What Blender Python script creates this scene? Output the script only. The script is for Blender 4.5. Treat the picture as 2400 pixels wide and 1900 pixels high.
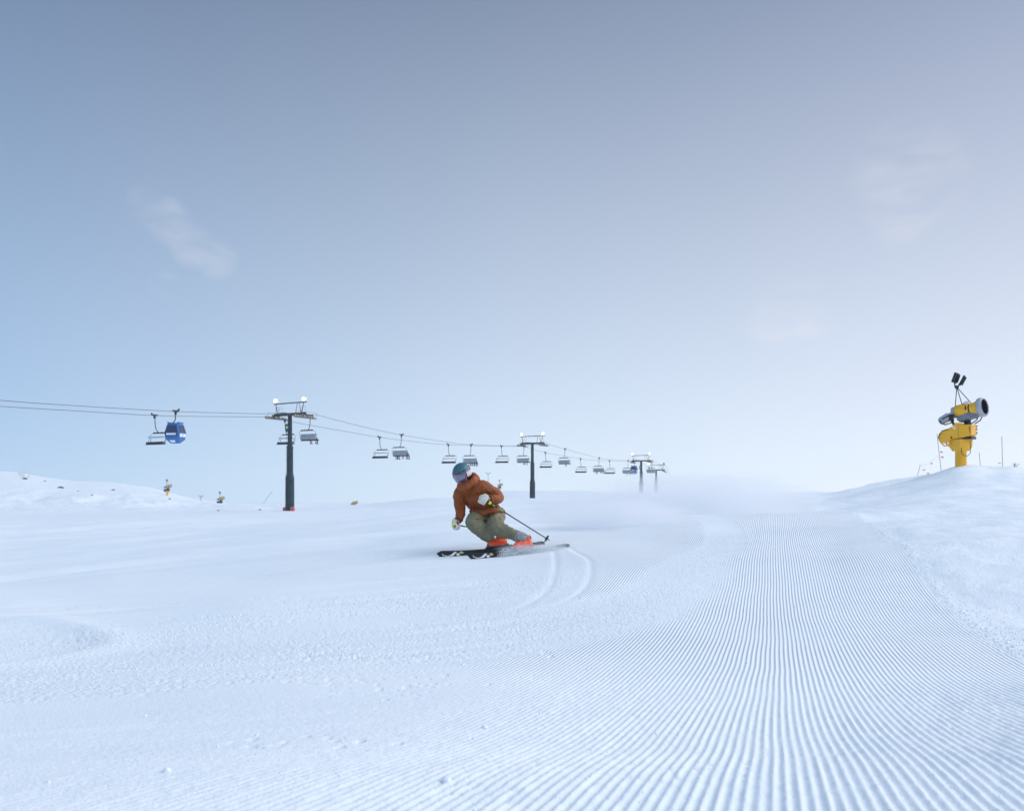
import bpy, math, random
import numpy as np
from mathutils import Vector, Matrix
from mathutils.bvhtree import BVHTree
R = math.radians
random.seed(7)
rng = np.random.default_rng(11)
sc = bpy.context.scene
for o in list(bpy.data.objects): bpy.data.objects.remove(o)
col = sc.collection

# ------------------------------------------------------------------ camera
F = 2000.0; PX0 = 1200.0; PY0 = 1150.0          # photograph pixels (2400 x 1900), eye at the origin, looking along +Y
cam = bpy.data.cameras.new('camera'); camo = bpy.data.objects.new('camera', cam); col.objects.link(camo)
cam.sensor_fit = 'HORIZONTAL'; cam.sensor_width = 36; cam.lens = 30.0
cam.shift_y = 200 / 2400
cam.clip_start = 0.05; cam.clip_end = 9000
camo.rotation_euler = (R(90), 0, 0)
cam.dof.use_dof = True; cam.dof.focus_distance = 12.4; cam.dof.aperture_fstop = 5.0
sc.camera = camo
sc.cycles.volume_bounces = 6
sc.render.resolution_x = 1024; sc.render.resolution_y = 810
sc.view_settings.view_transform = 'Standard'; sc.view_settings.look = 'None'
sc.view_settings.exposure = 0.77; sc.view_settings.gamma = 1
SUN_AZ = 76.0      # degrees to the right of the view direction
SUN_EL = 36.0

# ------------------------------------------------------------------ world
w = bpy.data.worlds.new('World'); sc.world = w; w.use_nodes = True
nt = w.node_tree; nt.nodes.clear()
def N(t, kind, **k):
    n = t.nodes.new(kind)
    for a, b in k.items(): setattr(n, a, b)
    return n
out = N(nt, 'ShaderNodeOutputWorld'); bg = N(nt, 'ShaderNodeBackground')
sky = N(nt, 'ShaderNodeTexSky', sky_type='NISHITA')
sky.sun_disc = False; sky.sun_elevation = R(SUN_EL); sky.sun_rotation = R(SUN_AZ)
sky.altitude = 1500; sky.air_density = 0.75; sky.dust_density = 0.2; sky.ozone_density = 3.0
hs = N(nt, 'ShaderNodeHueSaturation'); hs.inputs['Saturation'].default_value = 0.95
nt.links.new(sky.outputs[0], hs.inputs['Color'])
# thin wisps of high cloud
tc = N(nt, 'ShaderNodeTexCoord'); mp = N(nt, 'ShaderNodeMapping'); mp.inputs['Scale'].default_value = (2.2, 2.2, 6.0)
mp.inputs['Location'].default_value = (7.3, 2.4, 5.2)
nz = N(nt, 'ShaderNodeTexNoise'); nz.inputs['Scale'].default_value = 6.0; nz.inputs['Detail'].default_value = 7; nz.inputs['Distortion'].default_value = 0.6
rp = N(nt, 'ShaderNodeValToRGB'); rp.color_ramp.elements[0].position = 0.38; rp.color_ramp.elements[1].position = 0.66
rp.color_ramp.elements[1].color = (0.19, 0.19, 0.19, 1)
mx = N(nt, 'ShaderNodeMixRGB'); mx.inputs[2].default_value = (5.6, 5.4, 5.6, 1)
nt.links.new(tc.outputs['Generated'], mp.inputs[0]); nt.links.new(mp.outputs[0], nz.inputs['Vector'])
nt.links.new(nz.outputs[0], rp.inputs[0]); nm_ = N(nt, 'ShaderNodeVectorMath', operation='NORMALIZE'); nt.links.new(tc.outputs['Generated'], nm_.inputs[0])
acc = None      # a few small separate puffs of cloud: bearing and size of each, in photograph pixels
for cx_, cy_, cr_ in ((2130, 410, 130), (2110, 500, 80), (1850, 745, 110), (360, 480, 62), (400, 525, 55), (450, 575, 55), (510, 610, 50), (390, 680, 42)):
    v_ = Vector(((cx_ - PX0) / F, 1.0, -(cy_ - PY0) / F)).normalized(); d_ = N(nt, 'ShaderNodeVectorMath', operation='DOT_PRODUCT'); d_.inputs[1].default_value = v_; nt.links.new(nm_.outputs[0], d_.inputs[0])
    q_ = N(nt, 'ShaderNodeMapRange', interpolation_type='SMOOTHSTEP'); q_.inputs['From Min'].default_value = math.cos(cr_ / F); nt.links.new(d_.outputs['Value'], q_.inputs['Value'])
    if acc is None: acc = q_.outputs[0]
    else: a_ = N(nt, 'ShaderNodeMath', operation='ADD', use_clamp=True); nt.links.new(acc, a_.inputs[0]); nt.links.new(q_.outputs[0], a_.inputs[1]); acc = a_.outputs[0]
pm_ = N(nt, 'ShaderNodeMath', operation='MULTIPLY'); nt.links.new(rp.outputs[0], pm_.inputs[0]); nt.links.new(acc, pm_.inputs[1]); nt.links.new(pm_.outputs[0], mx.inputs[0])
tn = N(nt, 'ShaderNodeMixRGB', blend_type='MULTIPLY'); tn.inputs[0].default_value = 1; tn.inputs[2].default_value = (0.27, 0.375, 0.49, 1)
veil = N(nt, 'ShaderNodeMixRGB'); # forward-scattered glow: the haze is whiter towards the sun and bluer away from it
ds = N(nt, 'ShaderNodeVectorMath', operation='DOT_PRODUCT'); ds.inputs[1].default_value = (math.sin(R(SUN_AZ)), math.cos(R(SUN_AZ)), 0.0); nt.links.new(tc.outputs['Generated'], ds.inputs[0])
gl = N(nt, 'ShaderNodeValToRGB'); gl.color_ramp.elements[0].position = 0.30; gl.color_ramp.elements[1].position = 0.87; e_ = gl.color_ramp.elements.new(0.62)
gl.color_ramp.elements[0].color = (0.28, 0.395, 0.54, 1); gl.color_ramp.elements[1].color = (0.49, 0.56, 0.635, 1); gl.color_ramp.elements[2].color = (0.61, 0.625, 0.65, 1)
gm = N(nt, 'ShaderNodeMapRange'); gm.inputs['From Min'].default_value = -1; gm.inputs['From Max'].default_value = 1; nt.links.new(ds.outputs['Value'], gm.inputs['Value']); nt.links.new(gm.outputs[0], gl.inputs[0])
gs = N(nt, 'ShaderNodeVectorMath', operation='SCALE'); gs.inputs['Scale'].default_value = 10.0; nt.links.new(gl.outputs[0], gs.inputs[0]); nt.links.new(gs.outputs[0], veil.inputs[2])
#   # pale frosty haze, thick at the horizon and thin overhead
sx = N(nt, 'ShaderNodeSeparateXYZ'); mr = N(nt, 'ShaderNodeMapRange', interpolation_type='LINEAR')
mr.inputs['From Min'].default_value = -0.12; mr.inputs['From Max'].default_value = 0.71; mr.inputs['To Min'].default_value = 0.95; mr.inputs['To Max'].default_value = 0.02
nt.links.new(tc.outputs['Generated'], sx.inputs[0]); nt.links.new(sx.outputs['Z'], mr.inputs['Value']); # sky out of view, overhead and behind, brightened to add soft fill light
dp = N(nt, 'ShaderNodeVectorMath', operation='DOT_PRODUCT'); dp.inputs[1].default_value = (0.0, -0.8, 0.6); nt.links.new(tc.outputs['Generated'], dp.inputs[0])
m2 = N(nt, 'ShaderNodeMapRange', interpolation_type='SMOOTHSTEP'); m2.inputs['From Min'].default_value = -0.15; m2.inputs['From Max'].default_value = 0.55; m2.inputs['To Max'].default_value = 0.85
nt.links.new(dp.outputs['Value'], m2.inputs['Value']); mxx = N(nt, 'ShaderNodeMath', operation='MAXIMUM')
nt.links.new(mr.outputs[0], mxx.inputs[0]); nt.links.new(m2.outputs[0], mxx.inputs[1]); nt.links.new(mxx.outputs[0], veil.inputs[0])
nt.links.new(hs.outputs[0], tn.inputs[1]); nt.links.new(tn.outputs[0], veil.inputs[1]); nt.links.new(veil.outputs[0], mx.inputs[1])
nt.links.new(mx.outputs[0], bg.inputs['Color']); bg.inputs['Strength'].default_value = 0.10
nt.links.new(bg.outputs[0], out.inputs[0])

# ------------------------------------------------------------------ sun
sl = bpy.data.lights.new('sun', 'SUN'); sl.energy = 1.1; sl.angle = R(50); sl.color = (1.0, 0.965, 0.93)
so = bpy.data.objects.new('sun', sl); col.objects.link(so)
sd = Vector((math.sin(R(SUN_AZ)) * math.cos(R(SUN_EL)), math.cos(R(SUN_AZ)) * math.cos(R(SUN_EL)), math.sin(R(SUN_EL))))
so.rotation_euler = (-sd).to_track_quat('-Z', 'Y').to_euler()

# ------------------------------------------------------------------ materials
def mat(name, rgb, rough=0.5, metal=0.0, var=0.12, vscale=8.0, emit=None, es=0.0, bump=0.0, bscale=60.0, coat=0.0, alpha=1.0):
    m = bpy.data.materials.new(name); m.use_nodes = True; t = m.node_tree
    b = t.nodes['Principled BSDF']
    b.inputs['Roughness'].default_value = rough; b.inputs['Metallic'].default_value = metal
    b.inputs['Coat Weight'].default_value = coat
    b.inputs['Alpha'].default_value = alpha
    n = N(t, 'ShaderNodeTexNoise'); n.inputs['Scale'].default_value = vscale; n.inputs['Detail'].default_value = 5
    c = N(t, 'ShaderNodeTexCoord'); t.links.new(c.outputs['Object'], n.inputs['Vector'])
    r = N(t, 'ShaderNodeValToRGB'); r.color_ramp.elements[0].position = 0.3; r.color_ramp.elements[1].position = 0.7
    lo = [max(0, x * (1 - var)) for x in rgb]; hi = [min(1, x * (1 + var)) for x in rgb]
    r.color_ramp.elements[0].color = (*lo, 1); r.color_ramp.elements[1].color = (*hi, 1)
    t.links.new(n.outputs[0], r.inputs[0]); t.links.new(r.outputs[0], b.inputs['Base Color'])
    if bump:
        n2 = N(t, 'ShaderNodeTexNoise'); n2.inputs['Scale'].default_value = bscale; n2.inputs['Detail'].default_value = 4
        t.links.new(c.outputs['Object'], n2.inputs['Vector'])
        bp = N(t, 'ShaderNodeBump'); bp.inputs['Strength'].default_value = bump; bp.inputs['Distance'].default_value = 0.01
        t.links.new(n2.outputs[0], bp.inputs['Height']); t.links.new(bp.outputs[0], b.inputs['Normal'])
    if emit:
        b.inputs['Emission Color'].default_value = (*emit, 1); b.inputs['Emission Strength'].default_value = es
    return m
M = dict(
    green_steel=mat('dark_green_steel', (0.012, 0.036, 0.045), 0.7, 0.0, 0.25, 1.5, bump=0.1),
    grey_steel=mat('galvanised_steel', (0.10, 0.115, 0.13), 0.45, 0.5, 0.2, 3),
    dark_steel=mat('dark_steel', (0.03, 0.035, 0.045), 0.5, 0.3, 0.2, 3),
    rope=mat('steel_rope', (0.12, 0.13, 0.15), 0.5, 0.3, 0.1, 2),
    panel=mat('grey_panel', (0.33, 0.36, 0.40), 0.5, 0, 0.12, 2),
    pale=mat('pale_panel', (0.80, 0.84, 0.9), 0.45, 0, 0.06, 2),
    seat=mat('black_padding', (0.012, 0.014, 0.025), 0.6, 0, 0.3, 5),
    wheel=mat('cream_rubber', (0.36, 0.30, 0.24), 0.6, 0, 0.2, 4),
    lamp=mat('lit_lamp', (1, 0.95, 0.85), 0.4, 0, 0, 1, emit=(1.0, 0.86, 0.62), es=6),
    red_mat=mat('red_padding', (0.62, 0.10, 0.12), 0.6, 0, 0.15, 3),
    blue=mat('blue_paint', (0.004, 0.13, 0.42), 0.3, 0, 0.08, 1, coat=0.4),
    blue2=mat('deep_blue_plastic', (0.012, 0.03, 0.13), 0.4, 0, 0.15, 3),
    glass=mat('tinted_glass', (0.02, 0.035, 0.10), 0.5, 0, 0.1, 1),
    white=mat('white_paint', (0.78, 0.78, 0.8), 0.4, 0, 0.05, 3),
    yellow=mat('yellow_paint', (0.93, 0.46, 0.0), 0.38, 0, 0.07, 2.5, coat=0.25),
    gun_grey=mat('grey_machine_metal', (0.20, 0.215, 0.25), 0.4, 0.5, 0.25, 6),
    light_grey=mat('light_grey_metal', (0.42, 0.43, 0.48), 0.45, 0.2, 0.12, 6),
    black=mat('black_plastic', (0.012, 0.012, 0.014), 0.45, 0, 0.3, 8),
    lens_off=mat('unlit_lamp_glass', (0.35, 0.40, 0.42), 0.15, 0, 0.1, 4),
    jacket=mat('rust_jacket_cloth', (0.27, 0.062, 0.006), 0.62, 0, 0.16, 7, bump=0.25, bscale=45),
    jacket_d=mat('rust_lining_and_fold_shade', (0.17, 0.035, 0.008), 0.7, 0, 0.2, 9),  # cuffs and seams, also the painted shade in jacket folds
    zip=mat('jacket_zip_tape', (0.30, 0.13, 0.08), 0.6, 0, 0.1, 9),
    pants=mat('olive_trouser_cloth', (0.20, 0.185, 0.115), 0.75, 0, 0.15, 6, bump=0.25, bscale=45),
    pants_d=mat('olive_seam_and_fold_shade', (0.11, 0.105, 0.07), 0.8, 0, 0.15, 9),  # inner leg seam, also the painted shade in trouser folds
    helmet=mat('teal_helmet_shell', (0.035, 0.125, 0.16), 0.5, 0, 0.10, 5, coat=0.1),
    lens=mat('mirrored_goggle_lens', (0.20, 0.24, 0.36), 0.12, 0.6, 0.1, 3, coat=0.6),
    pink=mat('pink_goggle_frame', (0.55, 0.16, 0.20), 0.4, 0, 0.1, 6),
    strap=mat('white_goggle_strap', (0.75, 0.68, 0.72), 0.6, 0, 0.1, 40),
    skin=mat('skin', (0.48, 0.25, 0.17), 0.5, 0, 0.1, 20),
    glove=mat('cream_leather', (0.66, 0.64, 0.57), 0.6, 0, 0.08, 15, bump=0.2),
    neon=mat('neon_yellow_plastic', (0.68, 0.80, 0.02), 0.4, 0, 0.05, 6),
    pole_green=mat('green_pole_graphic', (0.08, 0.42, 0.16), 0.35, 0, 0.1, 6),
    boot=mat('orange_boot_shell', (0.80, 0.085, 0.02), 0.35, 0, 0.1, 8, coat=0.3),
    bootdark=mat('dark_boot_sole', (0.04, 0.045, 0.055), 0.4, 0, 0.2, 10),
    gaiter=mat('snowy_trouser_cuff', (0.30, 0.31, 0.31), 0.8, 0, 0.4, 22),
    ski=mat('black_ski', (0.006, 0.006, 0.008), 0.4, 0, 0.3, 10, coat=0.1),
    beige=mat('beige_ski_graphic', (0.55, 0.42, 0.3), 0.4, 0, 0.1, 10),
    rock=mat('dark_rock', (0.10, 0.085, 0.08), 0.9, 0, 0.4, 3, bump=0.6, bscale=5),
    twig=mat('dry_twig', (0.30, 0.26, 0.26), 0.9, 0, 0.3, 5),
    bamboo=mat('grey_bamboo', (0.42, 0.40, 0.42), 0.7, 0, 0.15, 3),
    flag=mat('orange_flag_cloth', (0.75, 0.22, 0.16), 0.7, 0, 0.1, 5),
    pinkflag=mat('faded_pink_flag_cloth', (0.85, 0.45, 0.48), 0.7, 0, 0.1, 5),
    signg=mat('sign_yellow_green', (0.55, 0.75, 0.05), 0.5, 0, 0.05, 5),
    far_grey=mat('weathered_grey_metal', (0.22, 0.25, 0.28), 0.5, 0.3, 0.2, 4),
)

# ------------------------------------------------------------------ mesh helpers
class MB:
    def __init__(s): s.v = []; s.f = []; s.sm = []
    def add(s, vs, fs, smooth=False):
        k = len(s.v); s.v += [tuple(map(float, p)) for p in vs]
        s.f += [tuple(i + k for i in f) for f in fs]; s.sm += [smooth] * len(fs); return s
    def box(s, c, size, rot=None, taper=1.0):
        x, y, z = (d / 2 for d in size); q = []
        for zz in (-z, z):
            t = taper if zz > 0 else 1.0
            for a, b in ((-1, -1), (1, -1), (1, 1), (-1, 1)):
                p = Vector((a * x * t, b * y * t, zz))
                if rot is not None: p = rot @ p
                q.append(p + Vector(c))
        return s.add(q, [(0, 3, 2, 1), (4, 5, 6, 7), (0, 1, 5, 4), (1, 2, 6, 5), (2, 3, 7, 6), (3, 0, 4, 7)])
    def tube(s, path, rad, n=10, caps=True, flat=None, smooth=True):
        """loft round sections along path; rad number, list, or list of (a,b) pairs; flat = side vector for elliptical sections"""
        P = [Vector(p) for p in path]; m = len(P)
        if not isinstance(rad, (list, tuple)): rad = [rad] * m
        k = []; prev = None
        for i, p in enumerate(P):
            d = (P[min(i + 1, m - 1)] - P[max(i - 1, 0)]).normalized()
            if flat is not None: a = Vector(flat[i] if isinstance(flat, list) else flat)
            elif prev is None: a = Vector((0, 0, 1)) if abs(d.z) < 0.9 else Vector((1, 0, 0))
            else: a = prev
            a = (a - d * a.dot(d)).normalized(); b = d.cross(a); prev = a
            ra, rb = rad[i] if isinstance(rad[i], (list, tuple)) else (rad[i], rad[i])
            for j in range(n):
                t = 2 * math.pi * j / n
                k.append(p + a * (ra * math.cos(t)) + b * (rb * math.sin(t)))
        fs = [(i * n + j, i * n + (j + 1) % n, (i + 1) * n + (j + 1) % n, (i + 1) * n + j) for i in range(m - 1) for j in range(n)]
        s.add(k, fs, smooth)
        if caps:
            b0 = len(s.v) - len(k)
            s.f += [tuple(b0 + j for j in range(n))[::-1], tuple(b0 + (m - 1) * n + j for j in range(n))]; s.sm += [False, False]
        return s
    def ball(s, c, r, n=12, rot=None):
        if not isinstance(r, (list, tuple)): r = (r, r, r)
        vs = []; c = Vector(c)
        h = n // 2
        for i in range(h + 1):
            for j in range(n):
                a = math.pi * i / h; b = 2 * math.pi * j / n
                p = Vector((r[0] * math.sin(a) * math.cos(b), r[1] * math.sin(a) * math.sin(b), r[2] * math.cos(a)))
                if rot is not None: p = rot @ p
                vs.append(p + c)
        fs = [(i * n + j, (i + 1) * n + j, (i + 1) * n + (j + 1) % n, i * n + (j + 1) % n) for i in range(h) for j in range(n)]
        return s.add(vs, fs, True)
    def prism(s, pts, thick, origin=(0, 0, 0), rot=None, smooth=False, bevel=0.0):
        """pts in local XZ, extruded along local Y by +-thick/2; bevel narrows both faces"""
        n = len(pts); cx = sum(p[0] for p in pts) / n; cz = sum(p[1] for p in pts) / n
        vs = []
        lay = [(-thick / 2, bevel), (-thick / 2 + bevel, 0), (thick / 2 - bevel, 0), (thick / 2, bevel)] if bevel else [(-thick / 2, 0), (thick / 2, 0)]
        for y, b in lay:
            for x, z in pts:
                d = math.hypot(x - cx, z - cz) or 1; k = max(0, 1 - b / d)
                p = Vector((cx + (x - cx) * k, y, cz + (z - cz) * k))
                if rot is not None: p = rot @ p
                vs.append(p + Vector(origin))
        L = len(lay)
        fs = [tuple(range(n)), tuple((L - 1) * n + i for i in range(n))[::-1]]
        fs += [(l * n + i, (l + 1) * n + i, (l + 1) * n + (i + 1) % n, l * n + (i + 1) % n) for l in range(L - 1) for i in range(n)]
        return s.add(vs, fs, smooth)
    def lathe(s, prof, origin, axis, n=24, smooth=True, caps=False):
        """prof = [(t along axis, radius)]"""
        ax = Vector(axis).normalized(); a = ax.orthogonal().normalized(); b = ax.cross(a); vs = []
        for t, r in prof:
            for j in range(n):
                q = 2 * math.pi * j / n
                vs.append(Vector(origin) + ax * t + (a * math.cos(q) + b * math.sin(q)) * r)
        fs = [(i * n + j, i * n + (j + 1) % n, (i + 1) * n + (j + 1) % n, (i + 1) * n + j) for i in range(len(prof) - 1) for j in range(n)]
        return s.add(vs, fs, smooth)
    def mesh(s, name):
        me = bpy.data.meshes.new(name); me.from_pydata(s.v, [], s.f); me.validate()
        if len(me.polygons) == len(s.sm): me.polygons.foreach_set('use_smooth', s.sm)
        me.update(); return me
    def build(s, name, m, parent=None):
        o = bpy.data.objects.new(name, s.mesh(name)); o.data.materials.append(m); col.objects.link(o)
        if parent is not None: o.parent = parent
        return o
def tag(o, label=None, cat=None, group=None, kind=None):
    if label: o['label'] = label
    if cat: o['category'] = cat
    if group: o['group'] = group
    if kind: o['kind'] = kind
    return o
def empty(name, loc, rz=0):
    o = bpy.data.objects.new(name, None); o.empty_display_size = 0.3; o.location = loc; o.rotation_euler = (0, 0, rz); col.objects.link(o); return o
def copy_tree(o, parent=None):
    c = o.copy(); col.objects.link(c); c.parent = parent
    for ch in list(o.children): copy_tree(ch, c)
    return c
def at(px, py, Y): return Vector(((px - PX0) / F * Y, Y, -(py - PY0) / F * Y))

# ------------------------------------------------------------------ terrain
def pchip(xk, yk, x):
    xk = np.asarray(xk, float); yk = np.asarray(yk, float); h = np.diff(xk); d = np.diff(yk) / h
    m = np.zeros_like(yk); m[0] = d[0]; m[-1] = d[-1]
    for i in range(1, len(xk) - 1):
        if d[i - 1] * d[i] > 0:
            w1 = 2 * h[i] + h[i - 1]; w2 = h[i] + 2 * h[i - 1]; m[i] = (w1 + w2) / (w1 / d[i - 1] + w2 / d[i])
    x = np.clip(x, xk[0], xk[-1]); k = np.clip(np.searchsorted(xk, x) - 1, 0, len(xk) - 2)
    t = (x - xk[k]) / h[k]
    return (2*t**3 - 3*t**2 + 1) * yk[k] + (t**3 - 2*t**2 + t) * h[k] * m[k] + (-2*t**3 + 3*t**2) * yk[k+1] + (t**3 - t**2) * h[k] * m[k+1]
def zy(*pairs): return [(Y, -(p - PY0) / F * Y) for Y, p in pairs]
NEAR = [(0.1, -0.50), (0.6, -0.53), (1.2, -0.60), (1.86, -0.70), (2.41, -0.78), (2.86, -0.86), (4.05, -1.02), (5.0, -1.11), (6.4, -1.165), (8.8, -1.08)]
NEARR_ = [(0.1, -0.50), (0.6, -0.53), (1.2, -0.58), (1.86, -0.665), (2.41, -0.73), (2.86, -0.79), (4.05, -0.97), (5.0, -1.09), (6.4, -1.13), (8.8, -1.02)]
def mixn(k): return [(a, b * (1 - k) + c * k) for (a, b), (_, c) in zip(NEAR, NEARR_)]
COLS = {   # bearing (photo x of the line of sight) : height profile along that bearing
  -900: NEAR + [(12, -1.5), (25, -2.3), (60, -3.0), (100, -3.0), (175, 0.5), (250, 6), (300, 9), (400, 8), (900, 4), (4000, -60)],
  -200: NEAR + zy((12, 1400), (25, 1325), (60, 1257), (100, 1222), (175, 1175), (250, 1098)) + [(340, 4), (900, -20), (4000, -30)],
  0:    NEAR + zy((12, 1388), (25, 1318), (60, 1254), (100, 1222), (175, 1178), (250, 1103.5)) + [(340, 3), (900, -20), (4000, -30)],
  150:  NEAR + zy((12, 1375), (25, 1306), (60, 1247), (100, 1220), (175, 1181), (250, 1123.5)) + [(340, 0), (900, -20), (4000, -30)],
  260:  NEAR + zy((12, 1366), (25, 1298), (60, 1241), (100, 1217), (175, 1184), (250, 1130.5)) + [(340, -1), (900, -20), (4000, -30)],
  350:  NEAR + zy((12, 1360), (25, 1290), (60, 1237), (100, 1214), (175, 1187), (250, 1141)) + [(340, -2), (900, -20), (4000, -30)],
  450:  NEAR + zy((12, 1352), (25, 1280), (60, 1232), (100, 1212), (175, 1193), (250, 1167.5)) + [(340, -5), (900, -20), (4000, -30)],
  560:  NEAR + zy((12, 1345), (25, 1270), (60, 1226), (100, 1209), (150, 1197), (215, 1184), (260, 1180)) + [(330, -5), (900, -20), (4000, -30)],
  700:  NEAR + zy((12, 1335), (25, 1258), (60, 1218), (100, 1204), (150, 1195), (215, 1183), (260, 1178)) + [(330, -5), (900, -20), (4000, -30)],
  840:  NEAR + zy((12, 1324), (25, 1247), (60, 1210), (100, 1199), (150, 1190), (215, 1181), (240, 1179)) + [(330, -5), (900, -20), (4000, -30)],
  1030: NEAR + zy((11, 1330), (12, 1314), (13, 1295), (15, 1268), (25, 1230), (60, 1199), (100, 1185), (150, 1173), (190, 1167)) + [(240, -3.5), (330, -6), (600, -9), (1200, -30), (4000, -30)],
  1110: NEAR + zy((11, 1328), (12, 1311), (13, 1290), (15, 1265), (25, 1226), (60, 1196), (100, 1182), (150, 1172.5), (190, 1167.5)) + [(240, -3.5), (330, -6), (600, -3), (1200, -20), (4000, -30)],
  1200: NEAR + zy((11, 1324), (12, 1306), (13, 1284), (15, 1262), (25, 1222), (60, 1194), (100, 1180), (150, 1172), (190, 1168)) + [(240, -3.5), (330, -4), (600, 0.1), (1200, -20), (4000, -30)],
  1330: NEAR + zy((11, 1315), (12, 1298), (13, 1275), (15, 1258), (25, 1219), (60, 1191), (100, 1177), (150, 1171), (190, 1168.5)) + [(240, -3.5), (330, -4), (600, 0.2), (1200, -20), (4000, -30)],
  1500: NEAR + zy((11.1, 1306), (12.8, 1282), (15, 1245), (20, 1215), (30, 1207), (60, 1187), (100, 1174), (180, 1163), (250, 1158), (300, 1153.5), (360, 1155)) + [(600, -3), (1200, -30), (4000, -30)],
  1640: NEAR + zy((11.1, 1302), (12.8, 1281), (15, 1234), (20, 1206), (24, 1206), (32, 1199), (60, 1180), (100, 1168), (180, 1163), (300, 1160)) + [(600, -9), (1200, -40), (4000, -30)],
  1815: NEAR + zy((11.1, 1300), (12.8, 1276), (14.9, 1233), (18, 1206), (20, 1201.5), (23, 1203), (30, 1195), (42, 1183), (62, 1166), (85, 1159.5)) + [(130, -1.5), (300, -10), (1200, -50), (4000, -30)],
  1930: NEAR + zy((11.1, 1300), (12.8, 1276), (14.9, 1233), (18, 1207), (20, 1203), (23, 1200), (30, 1190), (42, 1174), (62, 1158), (75, 1155)) + [(130, -1.5), (300, -10), (1200, -50), (4000, -30)],
  2010: mixn(0.1) + zy((11.1, 1292), (12.8, 1268), (14.9, 1232), (18, 1205), (22, 1195), (28, 1183), (36, 1168), (50, 1149), (60, 1146)) + [(90, -1.2), (300, -10), (1200, -50), (4000, -30)],
  2100: mixn(0.2) + zy((11.1, 1286), (12.8, 1260), (14.9, 1230), (18, 1203), (22, 1187), (26, 1171), (29, 1164), (36, 1150), (45, 1133), (50, 1131)) + [(80, 0), (300, -10), (1200, -50), (4000, -30)],
  2200: mixn(0.3) + zy((11.1, 1280), (12.8, 1252), (14.9, 1226), (18, 1200), (22, 1181), (26, 1163), (29, 1155), (36, 1126), (42, 1109), (45, 1107)) + [(60, 0.8), (90, 0), (300, -10), (1200, -50), (4000, -30)],
  2262: mixn(0.35) + zy((11.1, 1277), (12.8, 1248), (14.9, 1223), (18, 1198), (22, 1180), (26, 1162), (29, 1153), (36, 1114), (41, 1092), (44, 1089.5)) + [(60, 1.0), (90, 0), (300, -10), (1200, -50), (4000, -30)],
  2340: mixn(0.4) + zy((11.1, 1274), (12.8, 1245), (14.9, 1221), (18, 1197), (22, 1180), (26, 1162), (29, 1154), (36, 1120), (42, 1098), (46, 1095.5)) + [(60, 1.0), (90, 0), (300, -10), (1200, -50), (4000, -30)],
  2370: mixn(0.45) + zy((11.1, 1273), (12.8, 1244), (14.9, 1220), (18, 1197), (22, 1180), (26, 1162), (29, 1155), (36, 1121), (42, 1095), (46, 1091)) + [(60, 1.0), (90, 0), (300, -10), (1200, -50), (4000, -30)],
  2400: mixn(0.5) + zy((11.1, 1272), (12.8, 1244), (14.9, 1220), (18, 1197), (22, 1181), (26, 1163), (29, 1156), (36, 1124), (42, 1101), (46, 1098)) + [(60, 1.0), (90, 0), (300, -10), (1200, -50), (4000, -30)],
  3300: mixn(0.5) + [(12, -0.5), (18, -.3), (25, 0.2), (36, 1.0), (46, 1.6), (60, 1.2), (90, 0), (300, -10), (1200, -50), (4000, -30)],
}
LG = np.linspace(math.log(0.1), math.log(4000), 1500)
ck = sorted(COLS); TAB = np.zeros((len(ck), len(LG)))
for i, k in enumerate(ck):
    p = COLS[k]; TAB[i] = pchip([math.log(a) for a, b in p], [b / (a + 1.5) for a, b in p], LG) * (np.exp(LG) + 1.5)
# soften the profile along the distance
kern = np.exp(-np.linspace(-2, 2, 11) ** 2); kern /= kern.sum()
TP = np.pad(TAB, ((0, 0), (5, 5)), mode='edge'); TAB = np.stack([np.convolve(r, kern, 'valid') for r in TP])
PXF = np.arange(-900, 3301, 10.0)
TF = np.stack([pchip(ck, TAB[:, j], PXF) for j in range(len(LG))], 1)     # (px, logY)
TP = np.pad(TF, ((4, 4), (0, 0)), mode='edge'); k9 = np.exp(-np.linspace(-1.6, 1.6, 9) ** 2); k9 /= k9.sum()
TF = sum(k9[i] * TP[i:i + len(PXF)] for i in range(9))

def hash2(ix, iy, seed):
    h = (ix.astype(np.int64) * 374761393 + iy.astype(np.int64) * 668265263 + seed * 974634777) & 0xffffffff
    h = ((h ^ (h >> 13)) * 1274126177) & 0xffffffff
    return ((h ^ (h >> 16)) & 0xffff) / 65535.0
def vnoise(x, y, seed=0):
    ix = np.floor(x); iy = np.floor(y); fx = x - ix; fy = y - iy
    fx = fx * fx * fx * (fx * (fx * 6 - 15) + 10); fy = fy * fy * fy * (fy * (fy * 6 - 15) + 10)
    a = hash2(ix, iy, seed); b = hash2(ix + 1, iy, seed); c = hash2(ix, iy + 1, seed); d = hash2(ix + 1, iy + 1, seed)
    return (a + (b - a) * fx) * (1 - fy) + (c + (d - c) * fx) * fy - 0.5
def fbm(x, y, o=4, seed=0, g=0.5):
    s = 0; a = 1.0
    for i in range(o): s = s + a * vnoise(x * 2 ** i + 13.7 * i, y * 2 ** i - 7.1 * i, seed + i); a *= g
    return s
def sst(e0, e1, x): t = np.clip((x - e0) / (e1 - e0), 0, 1); return t * t * (3 - 2 * t)
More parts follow.
